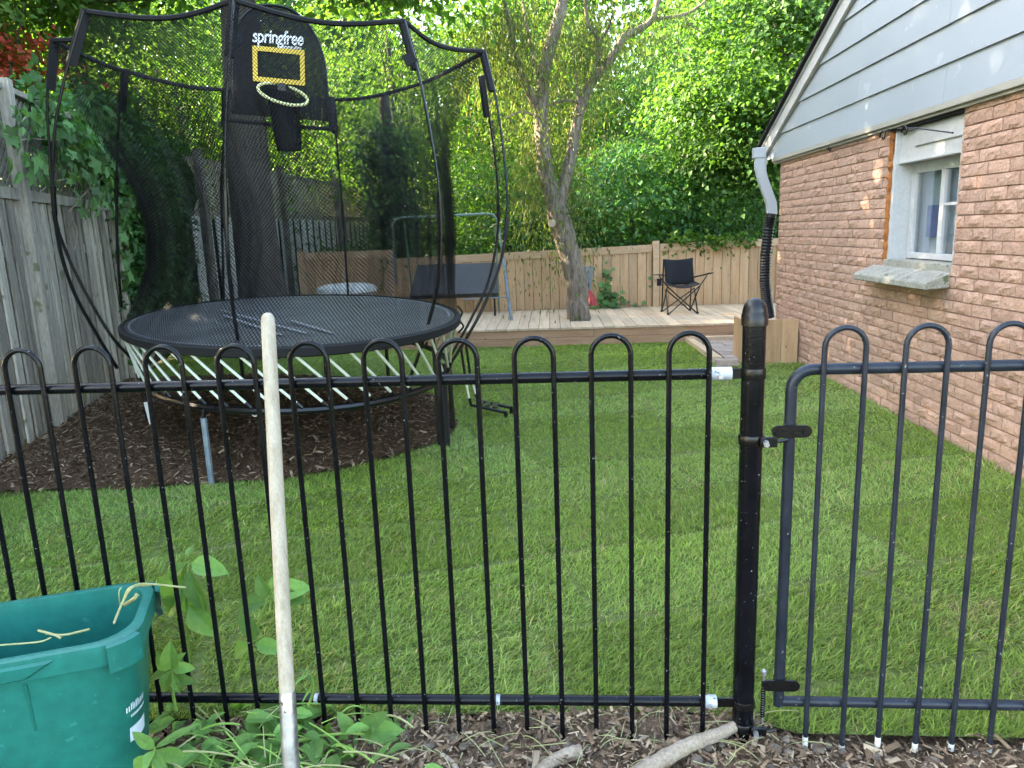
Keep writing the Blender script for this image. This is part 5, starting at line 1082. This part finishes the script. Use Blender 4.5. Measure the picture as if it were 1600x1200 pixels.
stv.build('stems', M['stick'], vn, smooth=True)
rng = np.random.default_rng(77); bl = []
for cx, cy_, r_ in ((125, 215, 0.5), (70, 180, 0.4), (165, 250, 0.45), (185, 310, 0.35), (195, 400, 0.22), (150, 160, 0.4)): bl.append((tuple(pl(cx, cy_, F0 + FNm * 0.03, FNm)), (r_ * 0.35, r_, r_ * 0.6), 16))
V, F, C_, _ = foliage(bl, rng, per=26, lsize=0.10, asp=0.75, spread=0.12, flat=0.9, pal=BLUEG + DARKG)
tag(npmesh('back_leaves', V, F, M['leaf'], vn, C_), kind='stuff')
iv = thing('ivy', 'dense dark ivy covering the far part of the weathered fence behind the net', 'ivy', fp(4.2, 0, 0.1))
bl = []
for k in range(34):
    tq = 3.75 + 3.1 * k / 33; bl.append((tuple(fp(tq, rng.uniform(0.7, 2.7), 0.06)), (0.22, 0.4, 0.5), 22)); bl.append((tuple(fp(tq, rng.uniform(1.6, 2.9), 0.02)), (0.22, 0.35, 0.4), 16))
V, F, C_, _ = foliage(bl, rng, per=26, lsize=0.10, asp=0.8, spread=0.13, flat=0.9, pal=DARKG + BLUEG[:1])
tag(npmesh('leaves', V, F, M['leaf'], iv, C_), kind='stuff')
g = G()
for k in range(9):
    tq = 3.8 + 0.33 * k; P3 = [fp(tq + 0.15 * math.sin(q * 1.3 + k), 0.02 + 0.33 * q, 0.03) for q in range(8)]; g.tube(catmull(P3, 3), 0.012, 5)
tag(g.build('stems', M['stick'], iv, smooth=True), kind='stuff')
# leafy plant by the cedar fence
fpn = thing('creeping_plant', 'leafy creeping plant growing at the foot of the cedar fence', 'plant', dp(1.95, 2.25, DZ))
for k in range(70):
    x = rr.gauss(948, 13); y = 480 - abs(rr.gauss(0, 1)) * (26 if abs(x - 948) < 12 else 14); p = py(x, y, 12.0 + rr.uniform(-.12, .08)); put_leaf(rr.choice(VL), p, p + Vector((rr.uniform(-.1, .1), rr.uniform(-.1, 0), rr.uniform(-.11, .02))), Vector((rr.uniform(-.4, .4), -0.8, 0.6)), fpn)
g = G(); g.tube(catmull([py(x, y, 12.05) for x, y in ((950, 478), (952, 450), (948, 430), (953, 415), (951, 402))], 4), 0.006, 5); g.tube(catmull([py(x, y, 12.05) for x, y in ((950, 476), (975, 474), (1000, 478), (1012, 470))], 4), 0.008, 5); g.build('stems', M['stick'], fpn, smooth=True)
for x, y in ((945, 420), (956, 418), (948, 408), (955, 432), (990, 474), (983, 470), (1003, 470), (1014, 432), (1016, 445)):
    p = py(x, y, 12.0); put_leaf(VL[0], p, p + Vector((rr.uniform(-.06, .06), -.02, -.05)), (0, -1, .5), fpn)

# ------------------------------------------------------------------ lawn grass
rng = np.random.default_rng(21)
def scatter(x0, x1, y0, y1, dens):
    n = int((x1 - x0) * (y1 - y0) * dens); x = rng.uniform(x0, x1, n); y = rng.uniform(y0, y1, n); k = inpoly(x, y, LAWN) & ~inpoly(x, y, MULCH)
    u = x - 0.0; lim = 0.75 * y + 0.9; k &= (np.abs(u) < lim + 0.3); return x[k], y[k]
xs, ys = [], []
for y0, y1, dens in ((1.75, 2.6, 15000), (2.6, 3.4, 12500), (3.4, 4.6, 9500), (4.6, 6.2, 7000), (6.2, 8.0, 5000), (8.0, 10.3, 4200)):
    a, b = scatter(-4.7, 3.15, y0, y1, dens); xs.append(a); ys.append(b)
x = np.concatenate(xs); y = np.concatenate(ys)
s_, t_ = x * 0.97 + y * 0.24, y * 0.97 - x * 0.24; t_ = t_ + 0.05 * (noise2(x, y, 2.0, 15) - 0.5); r_ = np.floor(t_ / 0.62); sh_ = (np.sin(r_ * 12.9898) * 43758.5453) % 1.0
gap = (np.abs(t_ / 0.62 - np.round(t_ / 0.62)) * 0.62 < 0.014) | (np.abs(s_ / 1.5 + sh_ - np.round(s_ / 1.5 + sh_)) * 1.5 < 0.012)
keep_ = ~(gap & (noise2(x, y, 3.0, 16) > 0.38)); x, y = x[keep_], y[keep_]; n = len(x)
# sod strips laid across the yard, each with its own tone and lie
ss = (x * 0.97 + y * 0.24); tt = (y * 0.97 - x * 0.24) + 0.05 * (noise2(x, y, 2.0, 15) - 0.5); rowi = np.floor(tt / 0.62).astype(int); shift = (np.sin(rowi * 12.9898) * 43758.5453) % 1.0; coli = np.floor(ss / 1.5 + shift).astype(int)
hsh = lambda a, b, s: (np.sin(a * 127.1 + b * 311.7 + s * 74.7) * 43758.5453) % 1.0
tone = hsh(rowi, coli, 1); liea = hsh(rowi, coli, 2) * 6.283; seam = np.minimum(np.abs((tt / 0.62) % 1.0 - 0.5) * 2, 1) > 0.92
seam2 = np.abs(((ss / 1.5 + shift) % 1.0) - 0.5) * 2 > 0.972
big = noise2(x, y, 1.1, 4); med = noise2(x, y, 4.0, 6)
c0 = np.array([0.20, 0.315, 0.055]); c1 = np.array([0.295, 0.43, 0.08]); c2 = np.array([0.265, 0.365, 0.15]); c3 = np.array([0.42, 0.37, 0.17])
col = c0 + (c1 - c0) * rng.random((n, 1)) * 1.1; gl = np.clip((tone * 0.7 + big * 0.6 - 0.45) * 1.6, 0, 1)[:, None]; col = col * (1 - 0.55 * gl) + c2 * 0.55 * gl
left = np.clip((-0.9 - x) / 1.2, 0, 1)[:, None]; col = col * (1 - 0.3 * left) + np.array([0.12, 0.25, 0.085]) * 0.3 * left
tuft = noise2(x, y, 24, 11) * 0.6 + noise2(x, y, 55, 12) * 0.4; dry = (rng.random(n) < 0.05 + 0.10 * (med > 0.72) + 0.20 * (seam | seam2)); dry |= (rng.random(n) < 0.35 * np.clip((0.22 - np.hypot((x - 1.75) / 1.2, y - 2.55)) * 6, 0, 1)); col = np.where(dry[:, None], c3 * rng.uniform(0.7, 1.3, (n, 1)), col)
col *= rng.uniform(0.65, 1.4, (n, 1)) * (0.80 + 0.40 * tone[:, None])
hgt = rng.uniform(0.020, 0.045, n) * (0.8 + 0.4 * med) * np.where(seam | seam2, 0.5, 1.0) * (0.45 + 1.1 * tuft); hgt *= np.where(edge_dist(x, y, LAWN) < 0.10, 1.35, 1.0)
az = 0.6 + (liea - 3.14) * 0.35 + 2.5 * (noise2(x, y, 0.8, 8) - 0.5) + rng.normal(0, 1.1, n); ln = rng.uniform(0.45, 1.7, n)
d = np.stack([np.cos(az) * ln, np.sin(az) * ln, np.ones(n)], 1); d = unit(d); sd = unit(np.stack([np.sin(az), -np.cos(az), 0 * az], 1) + rng.normal(0, 0.5, (n, 3)) * np.array([1, 1, 0])); wd = rng.uniform(0.0013, 0.0030, n) * (1 + np.clip(y - 3, 0, 8) * 0.16)
P = np.stack([x, y, np.zeros(n) - 0.002], 1); mid = P + d * (hgt * 0.55)[:, None]; bend = np.stack([np.cos(az), np.sin(az), -0.25 * np.ones(n)], 1) * (hgt * 0.30)[:, None]; tip = P + d * hgt[:, None] + bend
near = y < 4.8
def blades(k, five):
    S = sd[k] * wd[k][:, None]
    if five:
        V = np.stack([P[k] - S, P[k] + S, mid[k] + S * 0.8, mid[k] - S * 0.8, tip[k]], 1).reshape(-1, 3); m = k.sum(); b = np.arange(m)[:, None] * 5
        F = np.concatenate([b + np.array([[0, 1, 2]]), b + np.array([[0, 2, 3]]), b + np.array([[3, 2, 4]])], 1).reshape(-1, 3); return V, F, np.repeat(col[k], 5, 0)
    V = np.stack([P[k] - S * 1.2, P[k] + S * 1.2, tip[k]], 1).reshape(-1, 3); m = k.sum(); return V, np.arange(m * 3).reshape(-1, 3), np.repeat(col[k], 3, 0)
a = blades(near, True); b = blades(~near, False)
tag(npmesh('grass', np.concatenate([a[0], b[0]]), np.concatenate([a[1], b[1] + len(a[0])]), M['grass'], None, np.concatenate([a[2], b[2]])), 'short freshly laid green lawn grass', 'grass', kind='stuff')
# ------------------------------------------------------------------ mulch chips and litter on the soil
def chips(name, x, y, z, ln, wd, pal, label, cat):
    n = len(x); az = rng.uniform(0, 6.283, n); tl = rng.normal(0, 0.35, n); ax = np.stack([np.cos(az), np.sin(az), tl], 1); ax = unit(ax); sdv = unit(np.stack([-np.sin(az), np.cos(az), rng.normal(0, 0.3, n)], 1)); up = np.cross(ax, sdv)
    C0 = np.stack([x, y, z], 1); A = ax * (ln / 2)[:, None]; S = sdv * (wd / 2)[:, None]; U_ = up * (wd * 0.3)[:, None]
    V = np.stack([C0 - A - S * 0.6, C0 - A + S, C0 + A + S * 0.5, C0 + A - S, C0 - A * 0.8 + U_, C0 + A * 0.7 + U_], 1).reshape(-1, 3); b = np.arange(n)[:, None] * 6
    F = np.concatenate([b + np.array([q]) for q in ([0, 1, 4], [1, 2, 5], [1, 5, 4], [2, 3, 5], [3, 0, 4], [3, 4, 5])], 1).reshape(-1, 3)
    c = np.array(pal)[rng.integers(0, len(pal), n)] * rng.uniform(0.6, 1.4, (n, 1)); return tag(npmesh(name, V, F, M['chip'], None, np.repeat(c, 6, 0)), label, cat, kind='stuff')
n = 42000; x = rng.uniform(-4.4, -0.4, n); y = rng.uniform(4.35, 8.3, n); k = inpoly(x, y, MULCH); x, y = x[k], y[k]; z = mulch_z(x, y) + rng.uniform(0, 0.012, len(x)); ln = rng.gamma(1.8, 0.010, len(x)) + 0.010
chips('mulch_chips', x, y, z, ln, ln * rng.uniform(0.15, 0.4, len(x)), [(0.065, 0.039, 0.023), (0.105, 0.064, 0.038), (0.155, 0.10, 0.062), (0.085, 0.052, 0.031), (0.075, 0.045, 0.027), (0.29, 0.21, 0.14)], 'dark brown wood mulch under the trampoline', 'mulch')
n = 16000; x = rng.uniform(-1.9, 1.7, n); y = rng.uniform(1.45, 2.10, n); k = ~inpoly(x, y, LAWN); x, y = x[k], y[k]; z = 0.012 + 0.03 * noise2(x, y, 9) + rng.uniform(-0.006, 0.016, len(x)) - 0.04 * np.clip((y - 2.02) / 0.1, 0, 1) - 0.045 * np.clip((x - 0.7) / 0.12, 0, 1); ln = rng.gamma(1.6, 0.008, len(x)) + 0.006
chips('ground_litter', x, y, z, ln, ln * rng.uniform(0.12, 0.5, len(x)), [(0.19, 0.125, 0.078), (0.29, 0.205, 0.132), (0.12, 0.08, 0.052), (0.40, 0.31, 0.21), (0.095, 0.064, 0.043), (0.22, 0.15, 0.094)], 'dry twigs and wood chips littering the soil strip', 'litter')
g = G(); r3 = random.Random(4)
for k in range(130):
    x_ = r3.uniform(-0.5, 1.5); y_ = r3.uniform(1.74, 2.03); s = r3.uniform(0.006, 0.02); c_ = Vector((x_, y_, 0.022 + s * 0.2 - (0.045 if x_ > 0.8 else 0)))
    if inpoly(np.array([x_]), np.array([y_]), LAWN)[0]: continue
    g.lathe(c_, [(s * r3.uniform(.5, .8), -s * .5), (s * r3.uniform(.9, 1.2), 0), (s * r3.uniform(.5, .8), s * .5)], 7)
tag(tag(g.build('earth_clods', M['pebble']), 'small brown earth clods and stones on the soil strip', 'clods'), kind='stuff')
g = G()
for k in range(70):
    x_ = r3.uniform(-0.6, 0.8); y_ = r3.uniform(1.76, 2.02); a_ = r3.uniform(0, 6.28); L_ = r3.uniform(0.05, 0.16); p = Vector((x_, y_, 0.03 - (0.045 if x_ > 0.76 else 0))); d_ = Vector((math.cos(a_), math.sin(a_), 0)) * L_
    g.tube(bez([p, p + d_ * 0.5 + Vector((r3.uniform(-.02, .02), r3.uniform(-.02, .02), r3.uniform(0.0, 0.05))), p + d_ + UP * r3.uniform(0, 0.03)], 5), 0.0013, 4)
tag(g.build('straw', M['strawstem']), 'thin dry grass stalks strewn over the soil strip', 'straw', kind='stuff')
def stick(pts, r0, r1, z, label):
    P3 = catmull([gp(x_, y_, z) for x_, y_ in pts], 5); n_ = len(P3); g = G(); g.tube(P3, [(r0 + (r1 - r0) * k / (n_ - 1)) * (1 + 0.07 * math.sin(k * 2.3)) for k in range(n_)], 12)
    return tag(g.build('fallen_branch', M['stick'], smooth=True), label, 'branch', 'fallen branches on the soil')
stick([(960, 1232), (1030, 1190), (1075, 1165), (1120, 1148), (1148, 1135)], 0.026, 0.016, 0.045, 'thick curved dead branch lying against the gate post foot')
stick([(825, 1222), (860, 1192), (890, 1178), (908, 1174)], 0.017, 0.020, 0.035, 'short grey dead branch on the soil left of the curved one')
stick([(690, 1180), (705, 1190), (722, 1215)], 0.008, 0.008, 0.035, 'thin twig stub on the soil near the middle of the fence')
# ------------------------------------------------------------------ weeds
def weed(name, label, base, stem_px, Y, leaves_px, r=0.006):
    """leaves_px: (x0, y0, x1, y1, kind) leaf base and tip in the photo, at the stem's distance"""
    P3 = catmull([py(x_, y_, Y) for x_, y_ in stem_px], 4); w = thing(name, label, 'weed', P3[0], 'weeds by the hoop fence'); n_ = len(P3); g = G(); g.tube(P3, [r * (1 - 0.6 * k / (n_ - 1)) for k in range(n_)], 7); g.build('stem', M['stem'], w, smooth=True)
    for x0, y0, x1, y1, kd in leaves_px:
        b_ = py(x0, y0, Y + rr.uniform(-.02, .02)); t_ = py(x1, y1, Y + rr.uniform(-.06, .05)); put_leaf({'o': OV, 'n': NAR}[kd][rr.randrange(2 if kd == 'n' else 4)], b_, t_, Vector((rr.uniform(-.3, .3), -0.75, 0.65)), w)
    return w
weed('weed', 'tall weed with drooping oval leaves behind the fence beside the bin', None, [(300, 1105), (296, 1050), (293, 980), (291, 920), (290, 880)], 2.14,
     [(292, 880, 255, 905, 'o'), (288, 885, 252, 965, 'o'), (296, 890, 315, 960, 'o'), (296, 945, 330, 995, 'o'), (292, 870, 300, 850, 'o'), (300, 880, 345, 890, 'o'), (285, 930, 250, 965, 'o'), (298, 900, 303, 985, 'o')])
weed('weed', 'forked weed with small oval leaves left of the shovel handle', None, [(355, 1105), (370, 1060), (388, 1015), (405, 970), (420, 930), (430, 915)], 2.13,
     [(398, 1000, 375, 955, 'o'), (395, 1010, 355, 1022, 'o'), (400, 1005, 440, 1015, 'o'), (420, 935, 400, 905, 'o'), (418, 940, 366, 945, 'o'), (425, 930, 470, 915, 'o'), (428, 935, 470, 935, 'o'), (425, 925, 425, 900, 'o'), (360, 1095, 345, 1120, 'o'), (365, 1090, 385, 1110, 'o')], 0.007)
weed('weed', 'small bushy weed growing close to the bin side', None, [(275, 1110), (270, 1080), (268, 1040)], 1.99,
     [(268, 1045, 232, 1062, 'o'), (268, 1045, 300, 1042, 'o'), (268, 1045, 262, 1015, 'o'), (268, 1045, 285, 1020, 'o'), (268, 1048, 250, 1085, 'o'), (270, 1050, 280, 1085, 'o'), (268, 1045, 245, 1030, 'o'), (270, 1060, 302, 1065, 'o')])
weed('weed', 'pale drooping weed right of the shovel handle at bottom rail', None, [(470, 1150), (480, 1110), (490, 1075), (485, 1052)], 1.98,
     [(485, 1052, 460, 1065, 'n'), (485, 1052, 478, 1080, 'n'), (486, 1052, 495, 1085, 'n'), (485, 1052, 466, 1045, 'n'), (488, 1075, 470, 1095, 'n'), (480, 1110, 462, 1135, 'o'), (478, 1120, 490, 1150, 'o'), (474, 1130, 462, 1150, 'o')])
weed('weed', 'fallen weed stem with two broad leaves on the soil', None, [(465, 1158), (500, 1150), (540, 1146), (570, 1147)], 1.90,
     [(565, 1146, 598, 1115, 'o'), (560, 1145, 622, 1140, 'o'), (550, 1146, 532, 1118, 'o'), (565, 1148, 600, 1150, 'o')])
weed('weed', 'broad-leaved weed at the foot of the bin', None, [(240, 1225), (240, 1190), (242, 1168)], 1.62,
     [(242, 1170, 208, 1145, 'o'), (242, 1170, 300, 1130, 'n'), (243, 1172, 292, 1186, 'o'), (242, 1172, 222, 1196, 'o'), (242, 1175, 255, 1205, 'o'), (240, 1165, 225, 1150, 'o'), (240, 1180, 200, 1215, 'o')])
# heap of pulled weeds
hp = thing('weed_heap', 'tangled heap of pulled green weeds below the shovel', 'weed heap', (-0.75, 1.86, 0))
rw = random.Random(31); g1 = G(); g2 = G()
for k in range(80):
    c_ = Vector((rw.gauss(-0.76, 0.20), rw.uniform(1.66, 2.02), 0.05 + rw.random() * 0.07)); a_ = rw.gauss(2.6, 1.1); L_ = rw.uniform(0.08, 0.28); d_ = Vector((math.cos(a_), math.sin(a_) * 0.5, rw.uniform(-0.1, 0.35))) * L_
    (g1 if rw.random() < 0.55 else g2).tube(bez([c_ - d_ * 0.5, c_ + UP * rw.uniform(0, .04), c_ + d_ * 0.5], 5), rw.uniform(0.0014, 0.0032), 5)
tag(g1.build('stems', M['stem'], hp, smooth=True), kind='stuff'); tag(g2.build('dry_stems', M['strawstem'], hp, smooth=True), kind='stuff')
for k in range(240):
    b_ = Vector((rw.gauss(-0.80, 0.22), rw.uniform(1.66, 2.04), 0.02 + rw.random() * 0.09)); a_ = rw.uniform(0, 6.28); L_ = rw.uniform(0.035, 0.09)
    put_leaf(rw.choice(OV + NAR[:1]), b_, b_ + Vector((math.cos(a_), math.sin(a_), rw.uniform(-.5, .5))) * L_, Vector((rw.uniform(-.5, .5), rw.uniform(-.9, .2), 1)), hp)
# weeds thrown in the bin and hanging over its rim
wb_ = thing('pulled_stalks', 'dry stalks of pulled weeds sticking out of the green bin', 'weeds', BC + UP * 0.3)
def bpx(pts, z, r, Y=None): G().tube(catmull([gp(x_, y_, z_) for (x_, y_), z_ in zip(pts, z)], 5), r, 6).build('stalk', M['strawstem'], wb_, smooth=True)
bpx([(178, 975), (190, 945), (205, 920), (225, 912), (290, 918)], [0.53, 0.56, 0.60, 0.60, 0.56], 0.0028)
bpx([(178, 973), (192, 940), (204, 918), (235, 914)], [0.52, 0.55, 0.59, 0.57], 0.0032); bpx([(60, 985), (85, 992), (95, 997)], [0.57, 0.565, 0.56], 0.003); bpx([(72, 990), (100, 992), (140, 983)], [0.56, 0.565, 0.57], 0.0028); bpx([(0, 1008), (60, 1003), (80, 996)], [0.563, 0.566, 0.57], 0.002); bpx([(188, 950), (186, 925), (190, 918)], [0.50, 0.56, 0.57], 0.002); bpx([(195, 945), (210, 935), (215, 928)], [0.52, 0.55, 0.56], 0.006)
